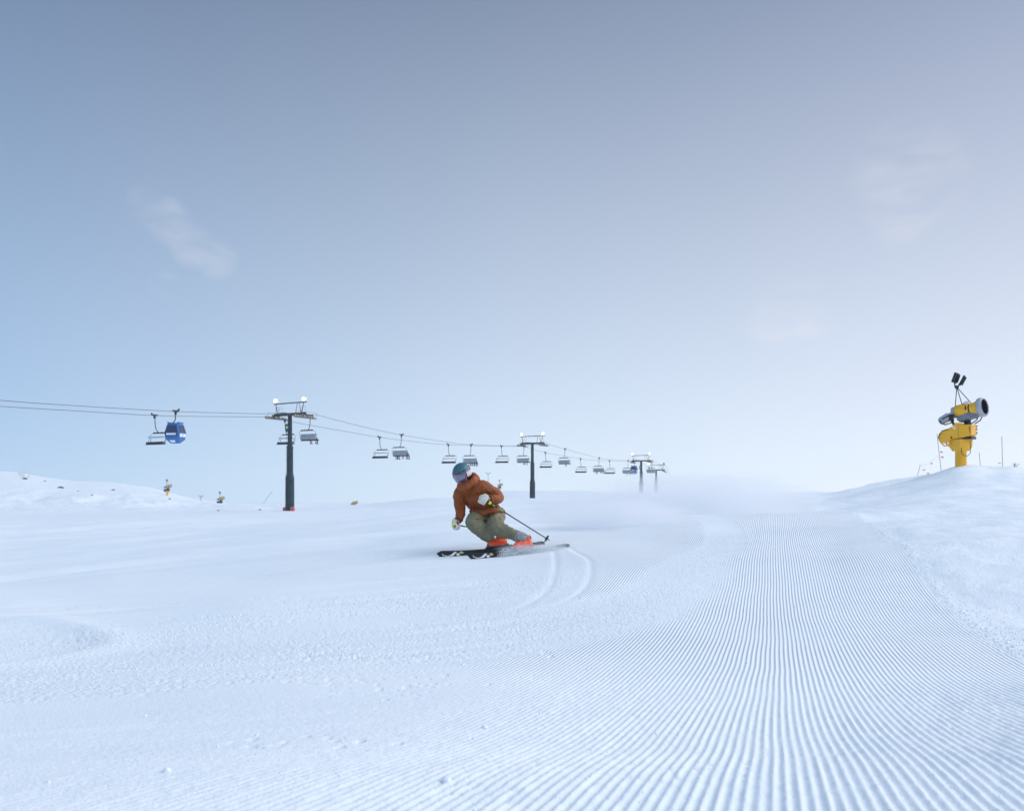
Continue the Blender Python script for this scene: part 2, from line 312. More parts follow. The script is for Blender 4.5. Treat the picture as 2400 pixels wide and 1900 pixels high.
def polydist(X, Y, pts, closed=False):
    """distance to polyline and signed side"""
    best = np.full(X.shape, 1e9); side = np.zeros(X.shape); tt = np.zeros(X.shape)
    P = list(pts)
    for k in range(len(P) - 1):
        ax, ay = P[k]; bx, by = P[k + 1]; dx, dy = bx - ax, by - ay; L = dx * dx + dy * dy
        t = np.clip(((X - ax) * dx + (Y - ay) * dy) / L, 0, 1)
        ex = X - ax - t * dx; ey = Y - ay - t * dy; d = np.hypot(ex, ey)
        m = d < best; best = np.where(m, d, best); side = np.where(m, np.sign(dx * ey - dy * ex), side); tt = np.where(m, (k + t) / (len(P) - 1), tt)
    return best, side, tt
def smooth_poly(pts, n=6):
    out = []; P = [pts[0]] + list(pts) + [pts[-1]]
    for i in range(1, len(P) - 2):
        for j in range(n):
            t = j / n
            out.append(tuple(0.5 * (2 * P[i][k] + (P[i+1][k] - P[i-1][k]) * t + (2*P[i-1][k] - 5*P[i][k] + 4*P[i+1][k] - P[i+2][k]) * t*t + (3*P[i][k] - P[i-1][k] - 3*P[i+1][k] + P[i+2][k]) * t**3) for k in range(2)))
    out.append(tuple(pts[-1])); return out
PITCH = 0.032
SLIDE = smooth_poly([(-5.5, 3.9), (-3, 5.0), (0, 7.1), (1.25, 8.4), (2.35, 10.6), (3.25, 13.0), (3.75, 15.5), (3.9, 18.5), (3.4, 21)])
SLIDE2 = smooth_poly([(-6.5, 5.2), (-3.2, 6.5), (-2.2, 7.6), (-0.4, 8.8), (0.5, 10.0)])
TRK1 = smooth_poly([(0.60, 12.5), (0.58, 11.6), (0.52, 10.3), (0.38, 9.2), (0.12, 8.3), (-0.25, 7.6)])
TRK2 = smooth_poly([(0.80, 12.8), (0.95, 11.8), (0.98, 10.7), (0.86, 9.6), (0.60, 8.7), (0.2, 7.9)])
TRK3 = smooth_poly([(-0.6, 14.5), (-1.2, 15.8), (-2.6, 16.4), (-4.2, 16.9)])
TRK4 = smooth_poly([(2.3, 13.2), (2.75, 14.8), (2.9, 16.5), (2.55, 19)])
def macro(X, Y):
    phi = np.arctan2(X, Y); r = np.hypot(X, Y); pc = np.clip(phi, -R(46.3), R(46.3))
    ye = r * np.cos(pc); px = np.clip(PX0 + F * np.tan(pc), -899, 3299)
    a = (px - PXF[0]) / 10.0; i = np.clip(a.astype(int), 0, len(PXF) - 2); fa = a - i
    b = (np.log(np.clip(ye, 0.11, 3990)) - LG[0]) / (LG[1] - LG[0]); j = np.clip(b.astype(int), 0, len(LG) - 2); fb = b - j
    return (TF[i, j] * (1 - fa) + TF[i + 1, j] * fa) * (1 - fb) + (TF[i, j + 1] * (1 - fa) + TF[i + 1, j + 1] * fa) * fb
def terrain(X, Y, full=True):
    """height plus the masks the snow shader reads"""
    r = np.hypot(X, Y); Z = macro(X, Y)
    u = X - 0.3075 * Y
    # long wind and grooming swells, stronger further off and on the left
    lft = sst(1.0, -6, u)
    sw = fbm((X * 0.55 - Y * 0.83) / 4.2 + 3, (X * 0.83 + Y * 0.55) / 26.0, 3, 21)
    Z = Z + sw * sst(8, 22, r) * (0.34 + 0.26 * lft) * (1 - 0.7 * sst(70, 140, r))
    Z = Z + vnoise(X / 1.9 + 5, Y / 1.5, 5) * 0.030 * sst(1.5, 5, r) * (1 - sst(30, 60, r))
    hill = sst(1300, 200, PX0 + F * X / np.maximum(Y, 1)) * sst(130, 200, r) * (Y > 0)
    Z = Z + hill * fbm(X / 9, Y / 14, 5, 33, 0.55) * 1.1 * (1 - 0.85 * sst(215, 245, r))
    bank = sst(1.55, 2.1, u)                       # ungroomed snow right of the groomed lane
    bank = bank * (Y > 0) * (1 - sst(60, 90, r))
    Z = Z + bank * (fbm(X / 1.3, Y / 1.1, 3, 41, 0.5) * 0.08 + fbm(X / 0.16, Y / 0.16, 3, 43) * 0.010)
    edge = np.exp(-((u - 1.70) / 0.11) ** 2) * (Y > 0) * (1 - sst(22, 30, r))
    Z = Z + edge * (0.004 + 0.022 * np.abs(fbm(X / 0.10, Y / 0.12, 3, 47)))
    # masks
    uu = u + 0.007 * vnoise(X / 0.5, Y / 0.55, 61) + 0.035 * vnoise(X / 2.6, Y / 2.2, 62)
    cord = (1 - sst(1.55, 1.68, u + 0.05 * vnoise(X / 0.2, Y / 0.3, 63)))
    d1, s1, t1 = polydist(X, Y, SLIDE); dn = d1 + 0.16 * vnoise(X / 0.35, Y / 0.35, 64)
    wd = 0.34 + 0.75 * sst(0.60, 0.05, t1); slide = (1 - sst(wd - 0.22, wd + 0.14, dn)) * (r < 24)
    d2, s2, t2 = polydist(X, Y, SLIDE2); slide2 = (1 - sst(0.25, 0.85, d2 + 0.2 * vnoise(X / 0.4, Y / 0.4, 65))) * (r < 14)
    cord = cord * (1 - slide) * (1 - 0.75 * slide2)
    left = sst(-0.7, -2.6, u + 0.5 * vnoise(X / 1.1, Y / 0.9, 66)) * sst(0.9, -0.7, X)
    cord = cord * (1 - 0.55 * left)
    # left of the skier the lane is skied smooth
    smooth_l = sst(0.25, -0.6, (X - (-1.0)) * 0.45 + (9.6 - Y) * 0.9 + 0.3 * vnoise(X / 1.5, Y / 1.5, 67))
    cord = cord * (1 - smooth_l * (X < 1.5) * sst(0.6, -0.6, X - 0.02 * Y))
    cord = cord * (1 - sst(95, 140, r)) * sst(0.2, 0.5, r) * np.where(Y > 0, 1, 0.6)
    wear = np.clip(0.5 + 1.4 * vnoise(X / 0.6 + 9, Y / 0.5, 68), 0, 1); cord = cord * (0.78 + 0.22 * wear)
    rough = np.maximum.reduce([bank * 0.38, edge * 0.55, slide * (0.12 + 0.55 * sst(0.62, 0.25, t1)), slide2 * 0.5])
    pits = sst(0.27, 0.40, vnoise(X / 0.045, Y / 0.06, 71)) * sst(0.05, 0.3, vnoise(X / 0.7, Y / 0.5, 72)) * sst(-0.3, -1.1, u) * (r < 9)
    rough = rough + 0.22 * left * (r < 25) * sst(0.0, 0.3, vnoise(X / 1.2, Y / 0.4, 73)) + hill * 0.5
    Z = Z - slide * 0.006 - slide2 * 0.008
    Z = Z + np.exp(-((d1 - wd) / 0.05) ** 2) * 0.003 * sst(.3, .7, t1) * (r < 22)
    for T in (TRK1, TRK2):
        d, s_, t = polydist(X, Y, T); g = np.exp(-(d / 0.040) ** 2); fade = sst(0, 0.06, t) * sst(1.0, 0.7, t)
        Z = Z - g * 0.007 * fade + np.exp(-((d - 0.11) / 0.04) ** 2) * 0.0012 * fade; cord = cord * (1 - 0.8 * fade * (1 - sst(0.02, 0.06, d)))
    for T in (TRK3,):
        d, s_, t = polydist(X, Y, T); Z = Z - np.exp(-(d / 0.06) ** 2) * 0.007
        cord = cord * sst(0.1, 0.2, d)
    # scraped drift at the left edge
    e = np.hypot((X + 4.75) / 1.75, (Y - 6.35) / 1.15) + 0.06 * vnoise(X / 0.5, Y / 0.5, 81)
    sh = 1 - sst(0.86, 1.0, e); Z = Z + np.exp(-((e - 0.98) / 0.12) ** 2) * 0.030 - sh * 0.016; rough = np.maximum(rough, sh * 0.3); cord = cord * (1 - sh)
    Z = Z + rough * fbm(X / 0.03, Y / 0.04, 3, 91) * 0.0056 * (0.4 + 1.4 * sst(-0.2, 0.35, vnoise(X / 0.5, Y / 0.28, 98))) + fbm(X / 0.014, Y / 0.02, 2, 99) * 0.0016 * (1 - sst(3, 6, r)) * (1 - sst(14, 24, r)) - pits * 0.006
    al = X * 0.86 + Y * 0.51; ac = -X * 0.51 + Y * 0.86      # ski and sled streaks running across the left part
    stk = sst(-0.9, -2.2, u) * sst(1.0, -0.5, X) * sst(2.2, 3.6, r) * (1 - sst(11, 16, r))
    Z = Z + stk * (vnoise(al / 2.2, ac / 0.035, 95) * 0.008 + vnoise(al / 3.5, ac / 0.16, 96) * 0.022) * sst(-0.2, 0.2, vnoise(al / 2.0, ac / 0.5, 97))
    gw = 1 - sst(4.0, 6.5, r)                     # ridges are modelled near the camera and carried by the shader beyond
    ph = 0.5 + 0.5 * np.cos(2 * np.pi * uu / PITCH)
    ridge = ph ** 1.25; rid_id = np.floor(uu / PITCH + 0.5)
    brk = sst(0.30, 0.42, vnoise(rid_id * 3.7 + 0.5, Y / 0.10 + rid_id * 1.3, 93)) * sst(-0.1, 0.25, vnoise(X / 0.5, Y / 0.4, 94))
    ridge = ridge * (0.86 + 0.55 * vnoise(rid_id * 1.7 + 0.5, Y / 0.05, 89)) * (1 - 0.65 * brk) + (ph > 0.25) * vnoise(X / 0.007, Y / 0.012, 88) * 0.16
    Z = Z + (ridge - 0.5) * 0.0094 * cord * gw * (0.85 + 0.5 * vnoise(uu / PITCH, Y / 0.35, 92))
    return Z, uu, cord * (1 - gw), np.clip(rough, 0, 1)
def ground(x, y): return float(terrain(np.array([x], float), np.array([y], float))[0][0])

phis = np.concatenate([np.linspace(-math.pi, -R(50), 60, endpoint=False), np.linspace(-R(50), -R(34), 60, endpoint=False),
                       np.arctan(np.linspace(math.tan(-R(34)), math.tan(R(34)), 1180)), np.linspace(R(34), R(50), 61)[1:], np.linspace(R(50), math.pi, 61)[1:-1]])
rs = np.concatenate([np.geomspace(0.25, 1.5, 40, endpoint=False), np.geomspace(1.5, 26, 560, endpoint=False), np.geomspace(26, 260, 330, endpoint=False), np.geomspace(260, 1000, 60)])
PH, RR = np.meshgrid(phis, rs); GX = RR * np.sin(PH); GY = RR * np.cos(PH)
GZ, GU, GC, GR = terrain(GX, GY)
nr, nc = GX.shape
co = np.stack([GX, GY, GZ], -1).reshape(-1, 3); co = np.vstack([co, [[0, 0, -0.5]]])
i = np.arange(nr - 1)[:, None] * nc; j = np.arange(nc)[None, :]; j2 = (j + 1) % nc
quads = np.stack([i + j, i + nc + j, i + nc + j2, i + j2], -1).reshape(-1, 4)[:, ::-1]
tri = np.stack([np.full(nc, len(co) - 1), np.arange(nc), (np.arange(nc) + 1) % nc], -1)[:, ::-1]
me = bpy.data.meshes.new('snow_ground')
me.vertices.add(len(co)); me.vertices.foreach_set('co', co.astype(np.float32).ravel())
lv = np.concatenate([quads.ravel(), tri.ravel()]).astype(np.int32)
me.loops.add(len(lv)); me.loops.foreach_set('vertex_index', lv)
ls = np.concatenate([np.arange(len(quads)) * 4, len(quads) * 4 + np.arange(len(tri)) * 3]).astype(np.int32)
me.polygons.add(len(ls)); me.polygons.foreach_set('loop_start', ls)
me.polygons.foreach_set('use_smooth', np.ones(len(ls), bool))
me.update(calc_edges=True)
if me.polygons[0].normal.z < 0: me.flip_normals()
for nm, A in (('u', GU), ('cord', GC), ('rough', GR)):
    at_ = me.attributes.new(nm, 'FLOAT', 'POINT'); at_.data.foreach_set('value', np.append(A.ravel(), 0).astype(np.float32))
snow = bpy.data.objects.new('ground', me); col.objects.link(snow)
tag(snow, 'groomed snow slope with corduroy ridges, worn tracks and low banks', None, None, 'structure')

def snow_material():
    m = bpy.data.materials.new('snow'); m.use_nodes = True; t = m.node_tree; b = t.nodes['Principled BSDF']; L = t.links.new
    b.inputs['Roughness'].default_value = 0.62; b.inputs['Specular IOR Level'].default_value = 0.3
    geo = N(t, 'ShaderNodeNewGeometry')
    def attr(n): a = N(t, 'ShaderNodeAttribute'); a.attribute_name = n; return a.outputs['Fac']
    def mth(op, a, b_=None, c=None):
        n = N(t, 'ShaderNodeMath', operation=op)
        for k, x in enumerate((a, b_, c)):
            if x is None: continue
            if isinstance(x, (int, float)): n.inputs[k].default_value = x
            else: L(x, n.inputs[k])
        return n.outputs[0]
    def noise(sc_, det=3, src=None):
        n = N(t, 'ShaderNodeTexNoise'); n.inputs['Scale'].default_value = sc_; n.inputs['Detail'].default_value = det
        L(src or geo.outputs['Position'], n.inputs['Vector']); return n.outputs[0]
    ph = mth('COSINE', mth('MULTIPLY', attr('u'), 2 * math.pi / PITCH))
    rid = mth('POWER', mth('MULTIPLY_ADD', ph, 0.5, 0.5), 1.25)
    hr = mth('MULTIPLY', mth('MULTIPLY', rid, attr('cord')), 0.0074)
    vor = N(t, 'ShaderNodeTexVoronoi'); vor.inputs['Scale'].default_value = 34; L(geo.outputs['Position'], vor.inputs['Vector'])
    crumb = mth('SUBTRACT', 1.0, mth('MULTIPLY', vor.outputs['Distance'], 1.5))
    rough = attr('rough')
    hn = mth('MULTIPLY', mth('ADD', mth('MULTIPLY', crumb, 0.7), noise(34, 4)), mth('MULTIPLY', rough, 0.009))
    grain = mth('MULTIPLY', noise(110, 4), 0.0034)
    soft = mth('MULTIPLY', noise(5, 4), 0.006)
    h = mth('ADD', mth('ADD', hr, hn), mth('ADD', grain, soft))
    bp = N(t, 'ShaderNodeBump'); bp.inputs['Strength'].default_value = 1.0; bp.inputs['Distance'].default_value = 1.0
    L(h, bp.inputs['Height']); L(bp.outputs[0], b.inputs['Normal'])
    r = N(t, 'ShaderNodeValToRGB'); r.color_ramp.elements[0].color = (0.77, 0.84, 0.92, 1); r.color_ramp.elements[1].color = (0.83, 0.885, 0.945, 1)
    r.color_ramp.elements[0].position = 0.3; r.color_ramp.elements[1].position = 0.7
    L(noise(0.7, 6), r.inputs[0]); L(r.outputs[0], b.inputs['Base Color'])
    b.inputs['Subsurface Weight'].default_value = 0.0
    return m
M['snow'] = snow_material(); me.materials.append(M['snow'])
#PART2
# ------------------------------------------------------------------ chairlift line
KL = 0.53; ANG = math.atan2(-0.468, 0.883)        # local X = across the line, local Y = uphill along it
def line_pt(px, py, off):                         # point of a rope whose line is x = KL*y - off
    Y = off / (KL - (px - PX0) / F); return at(px, py, Y)
CR, CLf = 109.5, 116.5
def tower(Y, ztop, zbase, lit=(True, True), scale=1.0, sign=False, label='', pads=False, slant=0.0):
    X = KL * Y - 113.0; Hh = (ztop - zbase)
    root = empty('lift_tower', (X, Y, zbase), ANG); s = scale
    tag(root, label, 'lift tower', 'towers carrying the chairlift ropes')
    pr = [(0, .73), (.33, .70), (.34, .74), (.345, .70), (.40, .53), (.62, .52), (.65, .50), (.655, .58), (.665, .58), (.67, .46), (.71, .37), (1, .35)]
    b = MB().lathe([(f * Hh, r * s) for f, r in pr], (0, 0, 0), (0, 0, 1), 20); b.box((0, 0, Hh + .05), (.9 * s, .9 * s, .25)); b.build('pole', M['green_steel'], root)
    b = MB()
    for k in range(int(Hh / .45)):
        z = .8 + k * .45
        rr = (np.interp(z / Hh, [p[0] for p in pr], [p[1] for p in pr])) * s + .16
        if z < Hh - .6: b.tube([(-.2, -rr, z), (.2, -rr, z)], .015, 5)
    for q in (-.2, .2): b.tube([(q, -.90 * s, .5), (q, -.86 * s, .36 * Hh), (q, -.68 * s, .42 * Hh), (q, -.66 * s, .63 * Hh), (q, -.53 * s, .71 * Hh), (q, -.51 * s, Hh)], .02, 5)
    b.build('ladder', M['dark_steel'], root)
    W = 3.15 * s
    b = MB().box((0, 0, Hh + .05), (2 * W + .5, .42 * s, .46 * s)); b.box((-W * .5, 0, Hh + .34 * s), (1.6 * s, .7 * s, .05)); b.build('crossarm', M['dark_steel'], root)
    for sx in (-1, 1):
        sh = MB(); wh = MB(); x = sx * W
        tl = Matrix.Rotation(slant * 1.0, 3, 'X')
        def P(a, bb, c): return Vector((x, 0, Hh - .45)) + tl @ Vector((a, bb, c))
        sh.box(P(0, 0, -.12), (.10, 5.0 * s, .22), tl); sh.box(P(-.28, 0, .08), (.06, 4.6 * s, .10), tl); sh.box(P(0, -.6, .2), (.35, .35, .55), tl); sh.box(P(0, .6, .2), (.35, .35, .55), tl)
        for k in range(8):
            q = P(.02, (-2.2 + k * 4.4 / 7) * s, 0.0); wh.tube([q - Vector((.09, 0, 0)), q + Vector((.09, 0, 0))], .24 * s, 14)
        sh.tube([P(.5, -2.4 * s, -.2), P(.5, 2.4 * s, -.2)], .03, 6); sh.tube([P(.5, -2.4 * s, .75), P(.5, 2.4 * s, .75)], .022, 6)
        for k in (-2.4, -.8, .8, 2.4): sh.tube([P(.5, k * s, -.2), P(.5, k * s, .75)], .02, 5)
        sh.box(P(.32, 0, -.26), (.5, 4.9 * s, .05), tl)
        o = sh.build('sheave_train', M['grey_steel'], root); wh.build('sheave_wheel', M['wheel'], o)
    # lamp beam above the arm
    zb = Hh + 1.95 * s
    b = MB(); b.tube([(-W - .35, 0, zb - .05), (-.45, 0, zb)], .105 * s, 8); b.tube([(-.2, 0, zb), (W + .45, 0, zb + .05)], .105 * s, 8); b.box((-.32, 0, zb), (.3, .14, .14))
    b.tube([(-W + .35, 0, Hh + .25), (-W + .02, 0, zb)], .07 * s, 8); b.tube([(W - .6, 0, Hh + .25), (W - .15, 0, zb)], .07 * s, 8)
    b.tube([(W - .75, 0, Hh + .3), (W - 1.2, 0, zb)], .045, 6); b.tube([(W - 1.9, 0, Hh + .3), (W - 1.55, 0, zb)], .045, 6)
    b.build('lamp_beam', M['grey_steel'], root)
    for sx, on in zip((-1, 1), lit):
        x = sx * (W - (.1 if sx < 0 else 0)); L = MB().box((x, -.08, zb + .52), (.54 * s, .22, .58 * s)).build('floodlight', M['dark_steel'], root)
        if on: MB().box((x, -.215, zb + .52), (.50 * s, .05, .54 * s)).box((x, .055, zb + .52), (.48 * s, .05, .52 * s)).build('lamp_glass', M['lamp'], L)
    b = MB()
    for q in (-W + .3, -W + 1.2): b.tube([(q, -.3, Hh + .3), (q, -.3, Hh + 1.3), (q, .3, Hh + 1.3), (q, .3, Hh + .3)], .02, 5)
    b.tube([(-W + .3, -.3, Hh + 1.3), (-W + 1.2, -.3, Hh + 1.3)], .02, 5); b.tube([(-W + .3, -.3, Hh + .8), (-W + 1.2, -.3, Hh + .8)], .02, 5)
    b.build('guard_rail', M['grey_steel'], root); b = MB()
    for q in (W - 1.1, W - .2): b.tube([(q, .4, Hh + .3), (q, .4, Hh + 1.3)], .02, 5)
    b.tube([(W - 1.1, .4, Hh + 1.3), (W - .2, .4, Hh + 1.3)], .02, 5)
    b.build('guard_rail', M['grey_steel'], root)
    if sign:
        S = MB().box((-.15, -.52 * s, Hh - 2.25 * s), (.72, .06, 1.3)).build('sign_plate', M['blue2'], root)
        pts = []
        for k in range(10):
            a = math.pi / 2 + k * math.pi / 5; r = .29 if k % 2 == 0 else .19; pts.append((r * math.cos(a), r * math.sin(a)))
        MB().prism(pts, .03, (-.15, -.57 * s, Hh - 2.15 * s)).build('sign_emblem', M['signg'], S)
    if pads:
        for a, b_, hh in ((-.82, -.3, .75), (1.0, -.5, .85)):
            pts = [(-.36, 0), (.42, 0), (.40, hh * .8), (.3, hh), (-.3, hh), (-.4, hh * .8)]
            MB().prism(pts, .35, (a, b_, -.05), None, False, .06).build('safety_pad', M['red_mat'], root)
    return root
tower(143.0, 12.75, ground(KL*143-113, 143) - .1, sign=True, pads=True, label='nearest dark green lift tower with lit lamps and red padding at its foot')
tower(223.3, 12.35, ground(KL*223.3-113, 223.3) - .3, label='second lift tower with two lit lamps, just right of the skier')
tower(298.5, 10.45, ground(KL*298.5-113, 298.5) - .3, sign=True, scale=1.0, label='third lift tower with two lit lamps, its foot lost in blowing snow')
tower(313.0, 7.6, ground(KL*313-113, 313) - .3, lit=(True, False), scale=.93, slant=-.12, label='smallest and farthest lift tower, rightmost of the four, with one lit lamp')

ROPE_R = [(-160, 920), (0, 938), (200, 952), (411, 964), (560, 968.2), (690, 971.5), (742, 972.5), (780, 982), (860, 1002), (940.6, 1019), (1030, 1033), (1103.7, 1042), (1228, 1044.5), (1262, 1042), (1284, 1041), (1324, 1052), (1404, 1073), (1440, 1077), (1472, 1079), (1516, 1079.5), (1530, 1080), (1541, 1086), (1562, 1094), (1572, 1120), (1580, 1146), (1586, 1190)]
ROPE_L = [(-160, 938), (0, 952), (200, 964), (363, 973.5), (520, 976.2), (630, 977.3), (668, 984), (688, 989), (780, 1005.6), (890, 1024.5), (980, 1035.5), (1051, 1042), (1175.5, 1045.5), (1218, 1046), (1234, 1048), (1255, 1054), (1278.5, 1060.5), (1361, 1075), (1429, 1080), (1476, 1080), (1488, 1081.5), (1505, 1086), (1522, 1100), (1533, 1130), (1545, 1175)]
for nm, RP, off, lb in (('haul_rope', ROPE_R, CR, 'upper steel rope carrying the large blue cabin and the occupied chairs'), ('haul_rope', ROPE_L, CLf, 'lower steel haul rope, the one the empty chairs hang from')):
    pts = [line_pt(a, b, off) for a, b in RP]
    Pn = smooth_poly([(p.y, p.z) for p in pts], 5)
    path = [(KL * y - off, y, z) for y, z in Pn]
    tag(MB().tube(path, 0.036, 6).build(nm, M['rope'], None), lb, 'cable', 'ropes of the chairlift')

def hang_z(px, py, off): return line_pt(px, py, off)
def make_chair(padded):
    root = empty('chairlift_chair', (0, 0, 0))
    b = MB(); b.box((0, 0, 0), (.22, .95, .20)); b.prism([(-.5, -.05), (.55, -.1), (.62, .28), (.35, .1)], .2, (0, 0, 0), Matrix.Rotation(R(90), 3, 'Z')); b.box((0, .05, -.28), (.16, .3, .4))
    b.build('grip', M['black'], root)
    path = [(0, 0, -.2), (0, -.02, -.9), (0, -.08, -1.6), (0, -.22, -2.05), (0, -.5, -2.35), (0, -.78, -2.5)]
    MB().tube(path, .062, 8).build('hanger', M['grey_steel'], root)
    b = MB().tube([(-1.15, -.8, -2.52), (1.15, -.8, -2.52)], .095, 8)
    for q in (-1.15, -.5, .5, 1.15): b.box((q, -.8, -2.5), (.16, .22, .22))
    b.build('top_beam', M['dark_steel'], root)
    for s in (-1, 1):
        b = MB(); b.tube([(s * 1.1, -.8, -2.52), (s * 1.5, -.78, -2.62), (s * 1.72, -.7, -2.85), (s * 1.80, -.55, -3.2), (s * 1.80, -.35, -3.85), (s * 1.78, .1, -4.1)], .042, 7)
        b.build('side_frame', M['light_grey'], root)
    b = MB(); b.tube([(-1.55, -.05, -3.12), (1.55, -.05, -3.12)], .028, 6)
    for s in (-1, 1): b.tube([(s * 1.55, -.05, -3.12), (s * 1.7, -.5, -3.3)], .025, 6)
    b.build('restraint_bar', M['dark_steel'], root)
    q = Matrix.Rotation(R(-9), 3, 'X')
    if padded:
        bk = MB().box((0, -.50, -3.58), (3.25, .07, .92), q)
        for k in range(7): bk.box((-1.53 + k * .51, -.545, -3.58), (.06, .05, .90), q)
        bk.box((0, -.43, -3.13), (3.3, .1, .05), q); bk.build('backrest', M['panel'], root)
        st = MB().box((0, -.05, -4.10), (3.3, .62, .16)); st.box((0, -.1, -4.19), (3.6, .5, .05))
    else:
        bk = MB().tube([(-1.5, -.50, -3.9), (-1.55, -.56, -3.25), (-1.45, -.58, -3.18), (1.45, -.58, -3.18), (1.55, -.56, -3.25), (1.5, -.50, -3.9)], .035, 6); bk.build('back_frame', M['grey_steel'], root)
        st = MB().box((0, -.15, -4.02), (3.35, .60, .40), Matrix.Rotation(R(-6), 3, 'X')); st.box((0, -.1, -4.20), (3.75, .5, .06))
    st.build('seat', M['seat'], root)
    return root
def seated_person():
    b = MB()
    b.tube([(0, -.12, -.02), (0, -.14, .18), (0, -.10, .40), (0, -.06, .52)], [(.17, .13), (.18, .13), (.21, .13), (.12, .09)], 10, flat=(1, 0, 0)); b.ball((0, -.02, .56), (.105, .12, .13), 10)
    for s in (-1, 1):
        b.tube([(s * .10, -.12, .02), (s * .13, .32, .07), (s * .14, .42, .04)], [.10, .085, .07], 8)
        b.tube([(s * .14, .38, .06), (s * .15, .42, -.15), (s * .16, .42, -.50), (s * .16, .40, -.62)], [.08, .08, .085, .08], 8)
        b.tube([(s * .16, .30, -.62), (s * .16, .64, -.68)], [.07, .055], 8)
        b.tube([(s * .19, -.08, .44), (s * .27, .02, .24), (s * .20, .24, .16)], [.07, .06, .05], 8)
    return b
def bake(me_in, mods, smooth_iter=0):
    """voxel-fuse a raw mesh into one continuous surface"""
    o = bpy.data.objects.new('tmp', me_in); col.objects.link(o)
    m = o.modifiers.new('r', 'REMESH'); m.mode = 'VOXEL'; m.voxel_size = mods; m.use_smooth_shade = True
    if smooth_iter:
        k = o.modifiers.new('s', 'SMOOTH'); k.iterations = smooth_iter; k.factor = .5
    bpy.context.view_layer.update(); dg = bpy.context.evaluated_depsgraph_get()
    me2 = bpy.data.meshes.new_from_object(o.evaluated_get(dg)); bpy.data.objects.remove(o)
    me2.polygons.foreach_set('use_smooth', np.ones(len(me2.polygons), bool)); return me2
rider_mesh = bake(seated_person().mesh('person'), .035, 2)
RC = [mat('rider_cloth', c, .7, 0, .3, 4) for c in ((.02, .02, .03), (.42, .03, .04), (.03, .06, .16), (.45, .32, .03), (.05, .04, .05), (.10, .11, .12))]
riders = {  # chair id -> list of (seat position, cloth colour, description)
  0: [(-.1, 1, 'red'), (1.1, 0, 'black')],
  1: [(-1.35, 0, 'black'), (-.85, 4, 'dark'), (.15, 3, 'yellow'), (1.1, 0, 'dark'), (1.45, 2, 'navy')],
  2: [(-.6, 1, 'red'), (0.0, 2, 'blue'), (.55, 5, 'grey'), (1.0, 0, 'black'), (1.4, 4, 'dark')],
  3: [(-.1, 0, 'black'), (.6, 3, 'yellow')],
  4: [(.15, 5, 'grey')],
  5: [(-.9, 4, 'dark'), (.6, 0, 'black'), (1.35, 5, 'grey')],
  6: [(-.5, 5, 'grey'), (.7, 4, 'dark')],
}
RIGHT = [(727, 974.5, 'occupied chair hanging right beside the nearest tower'), (940.6, 1019, 'occupied chair midway between nearest tower and skier, touching an empty one'),
         (1103.7, 1042, 'occupied chair just above and behind the skier helmet'), (1228, 1045, 'occupied chair hanging just left of the second tower'),
         (1324, 1052, 'occupied chair higher than its neighbours, just right of the second tower'), (1404, 1073, 'occupied chair between two empty ones, midway from second to third tower'),
         (1472, 1079, 'occupied chair directly left of the small far blue cabin'), (1528, 1080, 'farthest chair, hanging between the third tower and the farthest tower')]
LEFT = [(363, 973.5, 'empty chair overlapping the left side of the blue cabin'), (668, 984, 'empty chair partly hidden behind the nearest tower pole'), (890, 1024.5, 'empty chair midway between nearest tower and skier, touching an occupied one'),
        (1051, 1042, 'empty chair just left above the skier helmet'), (1175.5, 1045.5, 'empty chair above the skier shoulder, left of the second tower'), (1278.5, 1060.5, 'empty chair first right of the second tower pole'),
        (1361, 1075, 'empty chair, middle of the three right of the second tower'), (1429, 1080, 'empty chair, last and smallest one left of the third tower')]
protos = {True: make_chair(True), False: make_chair(False)}; used = set()
def put_chair(px, py, off, rz, label):
    pad = off == CR; c = copy_tree(protos[pad]) if pad in used else protos[pad]; used.add(pad)
    p = line_pt(px, py, off); c.location = p + Vector((0, 0, .05)); c.rotation_euler = (0, 0, rz)
    tag(c, label, 'chairlift chair', 'chairs on the lift'); return c
where = ['beside the nearest tower', 'left of the skier', 'above the skier helmet', 'left of the second tower', 'first right of the second tower', 'between two empty chairs', 'left of the far blue cabin']
for k, (px, py, lb) in enumerate(RIGHT):
    c = put_chair(px, py, CR, ANG, 'grey ' + lb)
    Rm = Matrix.Rotation(ANG, 3, 'Z')
    for i, (sx, ci, cn) in enumerate(riders.get(k, [])):
        m2 = rider_mesh.copy(); m2.materials.clear(); m2.materials.append(RC[ci])
        o = bpy.data.objects.new('person', m2); col.objects.link(o)
        o.location = c.location + Rm @ Vector((sx, -.08, -4.03)); o.rotation_euler = (0, 0, ANG); z = 1.0 + .1 * ((i * 7 + k) % 3) / 2; o.scale = (z, z, z)
        n = len(riders[k]); pos = 'alone' if n == 1 else ('leftmost' if i == 0 else 'rightmost' if i == n - 1 else ['', 'second from left', 'third from left', 'fourth from left'][i])
        tag(o, 'rider in %s clothes, %s on the chair %s' % (cn, pos, where[k]), 'person', 'riders on the chairs')
for k, (px, py, lb) in enumerate(LEFT): put_chair(px, py, CLf, ANG + math.pi, 'dark ' + lb)

